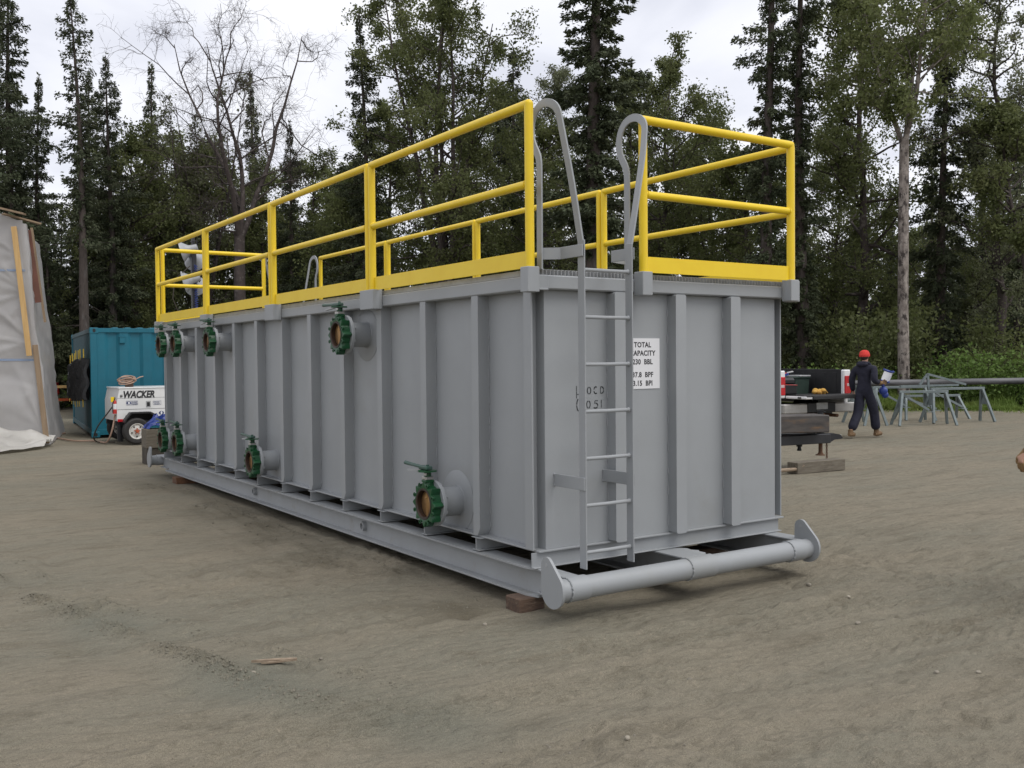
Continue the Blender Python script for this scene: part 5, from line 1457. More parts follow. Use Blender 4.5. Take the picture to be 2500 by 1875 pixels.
# ---- sheeted shelter on the left
sh = thing('sheeted_shelter', 'shelter wrapped in grey plastic sheeting at the left edge of the yard', 'shelter', (-0.551, 16.273, 0))
A_ = Vector((-0.897, 0.442, 0)); B_ = Vector((0.21, 0.978, 0)); Z_ = Vector((0, 0, 1)); NA = Vector((-0.442, -0.897, 0))
def wallpt(s, h):   # s metres along the wall from the corner post, h height; the wall leans in
    lean = 0.43*(h/4.6)
    return A_*(s+lean)+Z_*h
g = np.random.default_rng(15)
def wrinkle(s, h):
    d = 0.0
    for k, (cs, ch, amp, fr) in enumerate(WR):
        dx_, dz_ = s-cs, h-ch; r_ = math.hypot(dx_, dz_); a = math.atan2(dz_, dx_)
        q = float(vnoise(np.array([a*fr+k*7.7+0.35*r_]), np.array([r_*0.7+k]), 50)[0])
        d += amp*(1-abs(q)*4.2)*math.exp(-r_/1.0)*min(1, r_*2.2)
    d += 0.05*float(vnoise(np.array([s*0.9]), np.array([h*1.7]), 7)[0])+0.02*float(vnoise(np.array([s*2.2+h*0.8]), np.array([h*5]), 8)[0])
    return d
WR = [(0.0, 3.75, 0.028, 2.6), (0.0, 3.05, 0.03, 3.1), (0.0, 2.05, 0.045, 2.8), (0.0, 1.15, 0.04, 2.5), (0.0, 0.3, 0.04, 2.9), (1.9, 2.6, 0.02, 2.2), (1.6, 1.0, 0.02, 2.4), (3.2, 3.2, 0.02, 2.1)]
P = []
NS, NH = 110, 110
for i in range(NS+1):
    s = -0.10+6.1*(i/NS)**1.25; top = 4.50+0.36*max(0, s)
    if s > 3: top = 4.5+0.36*3-0.36*(s-3)
    row = []
    for j in range(NH+1):
        h = 0.02+(top-0.02)*j/NH
        row.append(wallpt(s, h)+NA*(0.03+wrinkle(s, h)*(1 if s > 0.02 else 0.3)))
    P.append(row)
b = MB(); b.grid(P); b.build('front_sheet', M['film'], sh, ang=80)
P = []
for i in range(40):
    s = 4.0*(i/39)**1.3; row = []
    for j in range(70):
        h = 0.02+4.42*j/69
        lean = 0.43*h/4.6
        off = 0.09+0.07*float(vnoise(np.array([s*1.5]), np.array([h*1.3]), 22)[0])+0.035*float(vnoise(np.array([s*4]), np.array([h*6]), 23)[0])+0.05*math.exp(-h*1.4)*(s/4)
        if i == 0: off = 0.02
        row.append(A_*(lean-0.02)+B_*s+Vector((0.978, -0.21, 0))*off+Z_*h)
    P.append(row)
b = MB(); b.grid(P); b.build('side_sheet', M['film'], sh, ang=80)
# roof sheet running back from the sloping front edge
P = []
for i in range(25):
    s = 6.0*i/24; row = []
    top = 4.50+0.36*s if s <= 3 else 4.5+0.36*3-0.36*(s-3)
    for j in range(8):
        row.append(wallpt(s, top)+NA*(0.04 if j == 0 else 0.02)+B_*(4.0*j/7)+Z_*(0.02*math.sin(i*1.3+j)))
    P.append(row)
b = MB(); b.grid(P); b.build('roof_sheet', M['film'], sh, ang=80)
# boards, tape, skirt
def board(name, h0, h1, s0, wd, th, mat, nrm=NA, off=0.06):
    p0 = wallpt(s0, h0)+nrm*off; p1 = wallpt(s0, h1)+nrm*off
    b = MB(); d = (p1-p0); L_ = d.length; d.normalize(); sd = A_-d*A_.dot(d); sd.normalize()
    b.obox((p0+p1)/2, sd, d, sd.cross(d), wd/2, L_/2, th/2, 0.004); return b.build(name, mat, sh)
board('corner_board', 1.80, 4.36, 0.045, 0.10, 0.04, M['pine'], off=0.12)
board('corner_board', 0.05, 2.02, -0.075, 0.10, 0.04, M['board'], off=0.085)
b = MB(); p0 = wallpt(0, 2.9)+B_*0.55+Vector((0.978, -0.21, 0))*0.16; p1 = wallpt(0, 4.36)+B_*0.4+Vector((0.978, -0.21, 0))*0.13
b.bar(p0, p1, 0.12, 0.03, B_); b.build('side_board', M['redboard'], sh)
b = MB(); p0 = wallpt(0, 2.5)+B_*0.7+Vector((0.978, -0.21, 0))*0.23; p1 = wallpt(0, 4.45)+B_*0.7+Vector((0.978, -0.21, 0))*0.19
b.bar(p0, p1, 0.05, 0.02, B_); b.build('side_board', M['board'], sh)
b = MB(); b.bar(wallpt(0.28, 4.72)+NA*0.16, wallpt(-0.20, 4.60)+NA*0.16, 0.16, 0.035, Z_); b.build('eave_board', M['board'], sh)
b = MB(); b.bar(wallpt(0.20, 4.60)+NA*0.18, wallpt(-0.40, 4.47)+B_*0.3, 0.12, 0.03, Z_); b.build('eave_board', M['board'], sh)
for h in (3.50, 1.72):
    P = []
    for i in range(60):
        s = -0.05+6*i/59
        P.append([wallpt(s, h-0.022+0.012*s)+NA*(0.037+wrinkle(s, h)), wallpt(s, h+0.022+0.012*s)+NA*(0.037+wrinkle(s, h))])
    b = MB(); b.grid(P); b.build('tape_line', M['tape'], sh)
P = []
g2 = np.random.default_rng(21)
for i in range(60):
    s = -0.22+6.0*i/59; row = []
    for j in range(22):
        q = j/21; out = 0.02+q*(1.25+0.4*math.sin(s*3.2)+0.25*math.sin(s*7))
        fold = 0.5+0.5*float(vnoise(np.array([s*3.0+q*2]), np.array([q*6.0]), 33)[0])*2
        z = 0.03+0.42*(1-q)**1.6*max(0, fold)+0.10*max(0, fold)*math.sin(math.pi*min(1, q*1.0))+0.03*g2.random()
        p = A_*s+NA*out; row.append((p.x, p.y, max(0.012, z)))
    P.append(row)
b = MB(); b.grid(P); b.build('ground_skirt', M['film_white'], sh, ang=60)
# things far back between the shelter and the container
t = thing('barrel', 'orange red drum far back beside the teal container', 'barrel', (2.05, 33.0, 0))
b = MB(); b.lathe((0, 0, 0), (0, 0, 1), [(0, 0.29), (0.3, 0.29), (0.31, 0.305), (0.33, 0.29), (0.6, 0.29), (0.61, 0.305), (0.63, 0.29), (0.95, 0.29), (0.97, 0.3), (0.98, 0.27)], 20); b.build('drum', M['red'], t)
t = thing('sawhorse', 'wooden sawhorse far back between the shelter and the container', 'sawhorse', (2.35, 31.4, 0), 0.25)
b = MB(); b.bar((-0.9, 0, 0.85), (0.9, 0, 0.85), 0.09, 0.09); b.build('top_bar', M['pine'], t)
for sx in (-0.7, 0.7):
    for sy in (-1, 1):
        b = MB(); b.bar((sx, 0.05*sy, 0.82), (sx*1.15, 0.35*sy, 0.0), 0.09, 0.04, (1, 0, 0)); b.build('leg', M['pine'], t)
b = MB(); b.bar((-0.75, 0, 0.4), (0.75, 0, 0.4), 0.04, 0.09); b.build('stretcher', M['orange'], t)

# ---- pickup truck
tk = thing('pickup_truck', 'white pickup truck with its black lined tailgate down, parked behind the tank', 'truck', (11.76, 8.12, 0), R(-8))
Wd = 1.95
wp = M['truck_white']
b = MB()   # bed sides, outer shell
for x0, x1 in ((0.0, 0.10), (Wd-0.10, Wd)):
    b.box((x0, 0.10, 0.62), (x1, 2.55, 1.345), 0.02)
b.box((0.0, 2.5, 0.45), (Wd, 2.58, 1.345), 0.01)
b.build('bed_shell', wp, tk)
box('bed_floor', (0.10, 0.06, 0.80), (Wd-0.10, 2.5, 0.84), M['liner'], tk)
b = MB(); b.box((0.10, 0.12, 0.84), (0.135, 2.5, 1.365), 0.008); b.box((0.02, 0.12, 1.345), (0.135, 2.5, 1.37), 0.008)
b.box((Wd-0.135, 0.12, 0.84), (Wd-0.10, 2.5, 1.365), 0.008); b.box((Wd-0.135, 0.12, 1.345), (Wd-0.02, 2.5, 1.37), 0.008); b.box((0.135, 2.46, 0.84), (Wd-0.135, 2.5, 1.365), 0.008)
for k in range(7):
    y = 0.3+k*0.32; b.box((Wd-0.142, y, 0.86), (Wd-0.134, y+0.1, 1.3), 0.004)
b.build('bed_liner', M['liner'], tk)
for x0, x1 in ((0.0, 0.19), (Wd-0.19, Wd)):
    box('rear_pillar', (x0, 0.03, 0.80), (x1, 0.13, 1.36), wp, tk, 0.02)
for x0, x1 in ((0.004, 0.175), (Wd-0.175, Wd-0.004)):
    tl = box('taillight', (x0, 0.012, 0.86), (x1, 0.05, 1.235), M['redlens'], tk, 0.012)
    box('reversing_lens', (x0+0.05, 0.008, 1.015), (x1-0.03, 0.03, 1.075), M['lens_white'], tl, 0.005)
b = MB(); b.box((0.19, -0.56, 0.795), (Wd-0.19, 0.04, 0.85), 0.012); tg = b.build('tailgate', wp, tk)
box('tailgate_liner', (0.21, -0.58, 0.848), (Wd-0.21, 0.03, 0.866), M['liner'], tg, 0.006)
box('tailgate_edge', (0.35, -0.585, 0.79), (Wd-0.2, -0.553, 0.852), M['liner'], tg, 0.006)
box('tailgate_latch', (0.182, -0.42, 0.805), (0.192, -0.32, 0.84), M['black'], tg, 0.003)
b = MB(); b.box((0.0, -0.14, 0.49), (0.62, 0.02, 0.685), 0.02); b.build('bumper', M['chrome'], tk)
b = MB(); b.box((Wd-0.62, -0.14, 0.49), (Wd, 0.02, 0.685), 0.02)
bm = b.build('bumper', M['chrome'], tk)
box('bumper_step', (0.60, -0.16, 0.50), (Wd-0.60, 0.02, 0.70), M['black'], bm, 0.015)
box('licence_plate', (Wd/2-0.15, -0.168, 0.565), (Wd/2+0.15, -0.161, 0.70), M['galv'], tk, 0.002)
b = MB(); b.box((Wd/2-0.05, -0.2, 0.40), (Wd/2+0.05, 0.3, 0.48), 0.006); b.build('tow_hitch', M['rust'], tk)
b = MB(); b.cyl((1.45, -0.1, 0.42), (1.45, 1.5, 0.42), 0.035); b.build('exhaust_pipe', M['rust'], tk)
# cab
b = MB()
prof = [(2.62, 0.45), (2.62, 1.30), (2.72, 1.86), (2.85, 1.92), (4.0, 1.92), (4.7, 1.38), (5.75, 1.25), (5.85, 0.9), (5.85, 0.45)]
b.prism(prof, (0.06, 0, 0), (0, 1, 0), (0, 0, 1), (1, 0, 0), Wd-0.12); cab = b.build('cab', wp, tk, ang=25)
b = MB(); b.quad((0.25, 2.66, 1.40), (Wd-0.25, 2.66, 1.40), (Wd-0.3, 2.70, 1.82), (0.3, 2.70, 1.82)); b.v = [(p[0], p[1]-0.05, p[2]) for p in b.v]; b.build('rear_window', M['glass'], cab)
for y in (1.18, 4.85):
    for x, s in ((0.02, 1), (Wd-0.02, -1)):
        w_ = MB(); w_.lathe((x, y, 0.395), (s, 0, 0), [(0, 0.22), (0.0, 0.36), (0.03, 0.395), (0.23, 0.395), (0.26, 0.36), (0.26, 0.22)], 30, cap=True); tr = w_.build('tyre', M['rubber'], tk)
        w_ = MB(); w_.lathe((x-0.002*s, y, 0.395), (s, 0, 0), [(0, 0.22), (0.03, 0.2), (0.05, 0.05), (0.03, 0.0)], 20, cap=False); w_.build('rim', M['chrome'], tr)
box('underbody', (0.25, 0.3, 0.42), (Wd-0.25, 5.5, 0.62), M['black'], tk)
# load in the bed
def TK(x, y, z): return tk.matrix_basis @ Vector((x, y, z))
mw = Matrix.Translation((11.76, 8.12, 0)) @ Matrix.Rotation(R(-8), 4, 'Z')
def at_truck(o, x, y, z, rz=0): p = mw @ Vector((x, y, z)); o.location = p; o.rotation_euler = (0, 0, R(-8)+rz); return o
t = at_truck(thing('tool_bag', 'black tool bag with red piping in the pickup bed', 'tool bag', (0, 0, 0)), 0.36, 0.55, 0.842)
b = MB(); b.box((0, 0, 0), (0.62, 0.5, 0.22), 0.03); b.box((0.02, 0.02, 0.2), (0.60, 0.48, 0.36), 0.05); b.build('bag', M['black'], t)
b = MB(); b.tube([(0.02, -0.004, 0.2), (0.3, -0.01, 0.215), (0.6, -0.004, 0.2)], 0.007, 6); b.build('piping', M['red'], t)
t = at_truck(thing('plastic_bin', 'dark green plastic bin with pale lid in the pickup bed', 'bin', (0, 0, 0)), 1.22, 0.9, 0.842)
b = MB(); b.prism([(0.03, 0), (0.37, 0), (0.4, 0.34), (0.0, 0.34)], (0, 0, 0), (1, 0, 0), (0, 0, 1), (0, 1, 0), 0.4); b.build('tub', M['binn'], t)
box('rim', (-0.2, -0.02, 0.33), (0.42, 0.42, 0.37), M['binn'], t, 0.008); box('lid', (0.1, -0.03, 0.37), (0.42, 0.4, 0.40), M['galv'], t, 0.006)
t = at_truck(thing('work_glove', 'crumpled yellow work glove lying on the pickup tailgate', 'glove', (0, 0, 0)), 0.92, 0.02, 0.868)
b = MB(); g_ = random.Random(5)
for k in range(7): b.sphere((0.03+0.04*k, 0.03*math.sin(k*2.1), 0.045+0.03*math.sin(k*1.7)), 0.05+0.015*g_.random(), 8, 6, (1, 1, 0.8))
for k in range(4): b.tube([(0.22, -0.04+0.03*k, 0.05), (0.28, -0.05+0.035*k, 0.06), (0.33, -0.05+0.04*k, 0.02)], [0.02, 0.018, 0.014], 7)
b.build('glove', M['gloves_y'], t)
t = at_truck(thing('pipe_tool', 'upright red bar with a ringed top standing in the pickup bed', 'bar', (0, 0, 0)), 0.28, 0.75, 0.842)
b = MB(); b.bar((0, 0, 0), (0.05, 0.1, 0.83), 0.04, 0.025); b.build('bar', M['red'], t)
b = MB(); b.tube([(0.05+0.028*math.cos(k*math.pi/6), 0.1, 0.85+0.028*math.sin(k*math.pi/6)) for k in range(12)], 0.009, 6, closed=True); b.build('ring', M['galv'], t)
t = at_truck(thing('pipe_tool', 'red and blue handled tool laid across the tool bag in the pickup bed', 'tool', (0, 0, 0)), 0.42, 0.75, 1.205)
b = MB(); b.tube([(0, 0, 0.06), (0.2, 0.05, 0.02), (0.5, 0.1, 0.085)], 0.018, 8); b.build('handle', M['red'], t)
b = MB(); b.bar((0.28, 0.05, 0.02), (0.55, 0.1, 0.07), 0.07, 0.04); b.build('head', M['blue'], t)
b = MB(); b.tube([(0.52, 0.1, 0.09), (0.74, 0.16, 0.115)], 0.022, 8); b.build('steel_end', M['steel'], t)

# ---- flat trailer whose tongue shows behind the tank
tr_ = thing('flat_trailer', 'black trailer tongue with jack and weathered header right of the tank', 'trailer', (8.70, 4.40, 0), math.atan2(0.42, -0.91))
# local +x runs from the coupler back along the trailer
b = MB()
for s in (-1, 1):
    b.bar((0.12, 0.05*s, 0.40), (1.9, 0.55*s, 0.40), 0.08, 0.14, (0, 0, 1), 0.008)
b.box((1.7, -0.6, 0.33), (4.6, 0.6, 0.47), 0.01)
b.build('tongue_frame', M['trailer_black'], tr_)
b = MB(); b.prism([(-0.10, 0.40), (-0.06, 0.455), (0.05, 0.475), (0.32, 0.475), (0.32, 0.33), (0.12, 0.33), (0.03, 0.38), (-0.06, 0.385)], (0, -0.055, 0), (1, 0, 0), (0, 0, 1), (0, 1, 0), 0.11); cp = b.build('coupler', M['trailer_black'], tr_)
b = MB(); b.box((-0.09, -0.03, 0.43), (0.0, 0.03, 0.452), 0.006); b.build('coupler_latch', M['steel'], cp)
b = MB(); b.cyl((0.235, 0.0, 0.475), (0.235, 0.0, 0.80), 0.042, n=16); b.lathe((0.235, 0, 0.478), (0, 0, 1), [(0, 0.06), (0.012, 0.06), (0.012, 0.05), (0.022, 0.05), (0.022, 0.062), (0.036, 0.062)], 18); jk = b.build('jack_tube', M['trailer_black'], tr_)
b = MB(); b.cyl((0.235, 0, 0.165), (0.235, 0, 0.46), 0.031, 0.028, n=14); b.lathe((0.235, 0, 0.142), (0, 0, 1), [(0, 0.075), (0.008, 0.075), (0.02, 0.045), (0.04, 0.036)], 18); b.build('jack_leg', M['rust'], tr_)
b = MB(); b.cyl((0.235, 0, 0.80), (0.235, 0, 0.82), 0.045, n=14); b.bar((0.235, 0, 0.81), (0.235, 0.16, 0.81), 0.02, 0.02); b.build('jack_crank', M['trailer_black'], tr_)
b = MB(); b.box((0.30, -0.06, 0.52), (2.4, 0.42, 0.775), 0.012); b.build('header_beam', M['weathered'], tr_)
b = MB(); b.prism([(0.27, 0.478), (0.72, 0.53), (0.72, 0.518), (0.30, 0.474)], (0, -0.10, 0), (1, 0, 0), (0, 0, 1), (0, 1, 0), 0.03); b.build('brace', M['trailer_black'], tr_)
b = MB(); b.cyl((0.52, -0.12, 0.22), (0.52, -0.12, 0.34), 0.028, n=12); b.cyl((0.52, -0.12, 0.27), (0.52, -0.12, 0.30), 0.045, n=12); b.cyl((0.52, -0.12, 0.205), (0.52, -0.12, 0.235), 0.034, n=12); b.build('wiring_plug', M['black'], tr_)
for y in (-0.75, 0.62):
    w_ = MB(); w_.lathe((3.2, y, 0.33), (0, 1, 0), [(0, 0.18), (0, 0.3), (0.03, 0.33), (0.16, 0.33), (0.19, 0.3), (0.19, 0.18)], 26); w_.build('tyre', M['rubber'], tr_)
# chain of separate links
lk = MB(); n = 14; pts = []
for k in range(16):
    a = k*2*math.pi/16; pts.append((0.012*math.cos(a), 0, 0.021*math.sin(a)))
lk.tube(pts, 0.0052, 5, closed=True); LM = lk.mesh('chain_link', M['rust'])
ch = group_part('safety_chain', tr_)
for k in range(18):
    o = link_mesh('chain_link', LM, ch)
    q = k/17
    if k < 13: o.location = (0.135-0.02*q, 0.0-0.03*q, 0.335-0.0285*k); o.rotation_euler = (0, R(4), R(90*(k % 2)))
    else: o.location = (0.10-0.03*(k-13), -0.06-0.012*(k-13), max(0.012, 0.335-0.0285*12-0.01*(k-12))); o.rotation_euler = (R(90*(k % 2)), R(90), R(-20))
timber('timber_block', (7.36, 3.96, -0.02), (8.34, 4.16, 0.142), M['crib'], 'grey timber under the trailer jack foot', rz=R(-3))
b = MB()
b.tube([(0, 0, 0.03), (0.2, 0.02, 0.035), (0.42, -0.01, 0.05), (0.56, 0.03, 0.055)], [0.03, 0.028, 0.025, 0.012], 9); b.tube([(0.45, 0.0, 0.05), (0.53, 0.0, 0.10)], [0.016, 0.008], 7)
o = b.build('stick', M['chip']); o.location = (7.0, 4.2, 0); o.rotation_euler = (0, 0, R(-25)); tag(o, 'pale split stick beside the timber under the trailer jack', 'stick')

# ---- people
def skin_obj(name, J, bones, mat, parent, root, sub=2):
    me = bpy.data.meshes.new(name); keys = list(J); idx = {k: i for i, k in enumerate(keys)}
    me.from_pydata([J[k][0] for k in keys], [(idx[a], idx[b_]) for a, b_ in bones], []); me.materials.append(mat)
    o = link_mesh(name, me, parent)
    md = o.modifiers.new('skin', 'SKIN'); md.use_smooth_shade = True; md.branch_smoothing = 0.6
    sv = me.skin_vertices[0].data
    for k in keys:
        r = J[k][1]; sv[idx[k]].radius = r if isinstance(r, tuple) else (r, r)
        sv[idx[k]].use_root = (k == root)
    s2 = o.modifiers.new('sub', 'SUBSURF'); s2.levels = sub; s2.render_levels = sub
    return o
def chain(J, B, pre, pts, rr, start=None):
    prev = start
    for i, (p, r) in enumerate(zip(pts, rr)):
        k = f'{pre}{i}'; J[k] = (p, r)
        if prev: B.append((prev, k))
        prev = k
    return prev
def lerp(a, b_, t): return tuple(a[i]+(b_[i]-a[i])*t for i in range(3))
def hand(J, B, wrist, palm, d, side, curl, start, pre):
    """palm plus five separate fingers; d = finger direction, side = thumb side"""
    d = Vector(d).normalized(); side = Vector(side).normalized(); nrm = d.cross(side)
    p = Vector(palm)
    J[pre+'w'] = (tuple(wrist), 0.027); B.append((start, pre+'w'))
    J[pre+'p'] = (tuple(p), (0.040, 0.022)); B.append((pre+'w', pre+'p'))
    for k, (o_, L_) in enumerate(((0.030, 0.070), (0.010, 0.080), (-0.010, 0.074), (-0.030, 0.058))):
        q = p+side*o_*0.6+d*0.012; last = pre+'p'
        for i, f in enumerate((0.35, 0.7, 1.0)):
            ang = curl*(i+0.6)*0.55
            q = q+(d*math.cos(ang)+nrm*math.sin(ang))*L_*0.36+side*o_*0.22
            J[f'{pre}f{k}{i}'] = (tuple(q), 0.0098-0.001*i); B.append((last, f'{pre}f{k}{i}')); last = f'{pre}f{k}{i}'
    q = p-d*0.015+side*0.036; last = pre+'p'
    for i in range(3):
        q = q+(d*0.75+side*(0.5-0.3*i)+nrm*0.25).normalized()*0.026
        J[f'{pre}t{i}'] = (tuple(q), 0.0112-0.001*i); B.append((last, f'{pre}t{i}')); last = f'{pre}t{i}'
def person(loc, rz, label, legs, arms, gloves, cap, glove_sides=(-1, 1)):
    """local axes: +y forward, +x right. legs/arms: joint positions per side"""
    root = thing('person', label, 'person', loc, rz)
    # body: one continuous mesh with head, neck, arms, hands and legs
    J = {}; B = []
    J['hip'] = ((0, 0, 0.96), (0.095, 0.07)); J['waist'] = ((0, 0.0, 1.12), (0.10, 0.07)); J['chest'] = ((0, 0.0, 1.32), (0.11, 0.075)); J['neck'] = ((0, 0.01, 1.49), 0.058)
    J['jaw'] = ((0, 0.03, 1.575), (0.062, 0.07)); J['head'] = ((0, 0.02, 1.65), (0.075, 0.092)); J['crown'] = ((0, 0.01, 1.715), (0.06, 0.07))
    B += [('hip', 'waist'), ('waist', 'chest'), ('chest', 'neck'), ('neck', 'jaw'), ('jaw', 'head'), ('head', 'crown')]
    for sname, s in (('L', -1), ('R', 1)):
        hp, kn, an, to = legs[sname]; sh_, el, wr, pm, fd, th, cu = arms[sname]
        chain(J, B, 'leg'+sname, [hp, kn, an, lerp(an, to, 0.5)], [0.055, 0.045, 0.036, 0.03], 'hip')
        e = chain(J, B, 'arm'+sname, [(sh_[0]*0.86, sh_[1], sh_[2]-0.02), el], [0.038, 0.035], 'chest')
        hand(J, B, wr, pm, fd, th, cu, e, 'h'+sname)
    body_ = skin_obj('body', J, B, M['skin'], root, 'hip')
    b = MB()
    for s in (-1, 1):
        b.sphere((0.078*s, 0.012, 1.635), 0.022, 8, 6, (0.4, 0.8, 1.3))
        b.sphere((0.028*s, 0.106, 1.652), 0.011, 8, 6)
    b.tube([(0, 0.108, 1.66), (0, 0.128, 1.625), (0, 0.112, 1.618)], [0.008, 0.014, 0.010], 8); b.tube([(-0.022, 0.10, 1.588), (0, 0.108, 1.586), (0.022, 0.10, 1.588)], 0.006, 6)
    b.build('face', M['skin'], root)
    b = MB(); b.sphere((0, 0.0, 1.645), 0.1, 16, 10, (0.84, 0.95, 0.95)); 
    b.v = [(x, min(y, 0.055), z) for x, y, z in b.v]; b.build('hair', M['hair'], root)
    # coverall
    J = {}; B = []
    J['hip'] = ((0, -0.012, 0.94), (0.17, 0.13)); J['waist'] = ((0, 0.0, 1.10), (0.172, 0.125)); J['rib'] = ((0, -0.005, 1.27), (0.19, 0.135)); J['chest'] = ((0, -0.01, 1.40), (0.175, 0.12)); J['collar'] = ((0, -0.005, 1.485), (0.085, 0.08))
    B += [('hip', 'waist'), ('waist', 'rib'), ('rib', 'chest'), ('chest', 'collar')]
    for sname, s in (('L', -1), ('R', 1)):
        hp, kn, an, to = legs[sname]; sh_, el, wr, pm, fd, th, cu = arms[sname]
        hem = lerp(kn, an, 0.93)
        chain(J, B, 'leg'+sname, [hp, lerp(hp, kn, 0.5), kn, lerp(kn, an, 0.5), hem], [(0.12, 0.12), 0.112, 0.10, 0.098, 0.105], 'hip')
        chain(J, B, 'arm'+sname, [sh_, lerp(sh_, el, 0.5), el, lerp(el, wr, 0.5), lerp(el, wr, 0.9)], [0.088, 0.076, 0.07, 0.06, 0.05], 'chest')
    skin_obj('coverall', J, B, M['navy'], root, 'hip')
    b = MB()   # hood lying on the back
    b.sphere((0, -0.085, 1.475), 0.11, 16, 8, (1.15, 0.62, 0.5)); b.tube([(-0.10, 0.05, 1.46), (-0.11, -0.04, 1.50), (-0.06, -0.10, 1.51), (0.06, -0.10, 1.51), (0.11, -0.04, 1.50), (0.10, 0.05, 1.46)], 0.03, 10)
    b.build('hood', M['navy'], root)
    for sname in ('L', 'R'):
        hp, kn, an, to = legs[sname]
        a = Vector(an); t_ = Vector(to); f = (t_-a); f.z = 0; f.normalize()
        b = MB(); hl = a-f*0.06
        b.tube([a+Vector((0, 0, 0.05)), a-Vector((0, 0, 0.02)), a-f*0.01-Vector((0, 0, 0.055))], [0.05, 0.05, 0.048], 12)
        b.tube([hl-Vector((0, 0, 0.045)), a+f*0.02-Vector((0, 0, 0.045)), t_*0.6+a*0.4+Vector((0, 0, 0.0)), t_+Vector((0, 0, 0.012)), t_+f*0.03], [0.035, 0.047, 0.05, 0.042, 0.02], 12)
        b.build('boot', M['boot'], root)
    if cap:
        b = MB(); b.lathe((0, 0.008, 1.632), (0, -0.06, 1), [(0, 0.094), (0.0, 0.104), (0.03, 0.1065), (0.045, 0.104), (0.047, 0.102), (0.08, 0.094), (0.11, 0.075), (0.128, 0.045), (0.134, 0.0)], 24, cap=False)
        b.build('knit_cap', M['redknit'], root)
    if gloves:
        for sname, s in (('L', -1), ('R', 1)):
            if s not in glove_sides: continue
            sh_, el, wr, pm, fd, th, cu = arms[sname]; JJ = {}; BB = []
            JJ['cuff'] = (lerp(wr, el, 0.42), (0.058, 0.05)); JJ['c2'] = (lerp(wr, el, 0.2), (0.052, 0.044)); BB.append(('cuff', 'c2'))
            hand(JJ, BB, wr, pm, fd, th, cu, 'c2', 'g')
            for k in JJ:
                r = JJ[k][1]
                if k.startswith('gf'): JJ[k] = (JJ[k][0], r+0.0045)
                elif k.startswith('gt'): JJ[k] = (JJ[k][0], r+0.006)
                elif k == 'gp': JJ[k] = (JJ[k][0], (0.052, 0.032))
                elif k == 'gw': JJ[k] = (JJ[k][0], 0.040)
            skin_obj('glove', JJ, BB, M['suede'], root, 'c2')
    return root
# the person in the red cap, walking away to the right behind the tank
hd = math.atan2(0.14, 0.99)
person((13.25, 7.22, 0), hd-math.pi/2, 'person in a red knit cap and navy coverall walking away past the pickup',
       legs={'L': ((-0.095, 0.0, 0.88), (-0.10, -0.06, 0.50), (-0.12, -0.33, 0.115), (-0.13, -0.18, 0.045)),
             'R': ((0.095, 0.02, 0.88), (0.10, 0.21, 0.50), (0.11, 0.28, 0.10), (0.12, 0.44, 0.045))},
       arms={'L': ((-0.215, -0.01, 1.405), (-0.255, -0.04, 1.13), (-0.27, 0.06, 0.90), (-0.265, 0.085, 0.835), (0, 0.25, -1), (0, 1, 0.2), 0.5),
             'R': ((0.215, -0.01, 1.405), (0.265, -0.10, 1.14), (0.30, 0.10, 1.10), (0.305, 0.165, 1.10), (0.2, 1, 0.1), (0, 0.1, 1), 0.9)},
       gloves=True, cap=True, glove_sides=(1,))
PM = Matrix.Translation((13.25, 7.22, 0)) @ Matrix.Rotation(hd-math.pi/2, 4, 'Z')
t = thing('face_shield', 'blue banded clear face shield carried under the right arm of the person', 'face shield', tuple(PM @ Vector((0.31, 0.22, 1.12))), hd-math.pi/2)
b = MB(); P = []
for i in range(9):
    a = R(-80+160*i/8); P.append([(0.125*math.sin(a), 0.10*math.cos(a)*0.9, 0.02+0.0), (0.135*math.sin(a), 0.115*math.cos(a), 0.12), (0.13*math.sin(a), 0.11*math.cos(a), 0.26)])
b.grid(P); b.grid([[(x*0.97, y*0.95, z) for x, y, z in r_] for r_ in P[::-1]]); b.build('visor', M['sign_white'], t)
b = MB(); b.tube([(0.137*math.sin(R(-100+200*i/10)), 0.117*math.cos(R(-100+200*i/10)), 0.285) for i in range(11)], 0.028, 8); b.tube([(0.127*math.sin(R(-90+180*i/10)), 0.1*math.cos(R(-90+180*i/10)), 0.02) for i in range(11)], 0.024, 8); b.build('headband', M['blue'], t)
t.scale = (0.72, 0.72, 0.85); t.rotation_euler = (R(-18), R(14), hd-math.pi/2)
t = thing('cloth', 'blue cloth bundle hanging from the right hand of the person', 'cloth', tuple(PM @ Vector((0.30, 0.20, 0.84))), hd-math.pi/2)
b = MB(); b.sphere((0, 0, 0.10), 0.09, 12, 8, (1.0, 0.8, 1.0)); b.sphere((0.03, 0.02, 0.02), 0.07, 10, 7, (1, 0.7, 1)); b.tube([(0, 0, 0.15), (0, -0.02, 0.23)], 0.03, 8); b.build('bundle', M['blue'], t)

# ---- person just outside the right edge, of whom a gloved hand shows
person((3.10, -2.20, 0), R(0), 'person mostly out of frame at the right edge, with a tan work glove showing',
       legs={'L': ((-0.095, 0.0, 0.88), (-0.10, 0.03, 0.48), (-0.11, -0.02, 0.10), (-0.12, 0.14, 0.045)),
             'R': ((0.095, 0.0, 0.88), (0.10, 0.03, 0.48), (0.11, -0.02, 0.10), (0.12, 0.14, 0.045))},
       arms={'L': ((-0.205, 0.0, 1.40), (-0.36, 0.13, 1.19), (-0.535, 0.34, 1.045), (-0.57, 0.375, 0.98), (-0.15, 0.15, -1), (0.5, 1, 0.2), 0.45),
             'R': ((0.205, -0.01, 1.40), (0.26, -0.03, 1.13), (0.26, 0.06, 0.89), (0.26, 0.08, 0.82), (0, 0.2, -1), (0, 1, 0.2), 0.4)},
       gloves=True, cap=False)

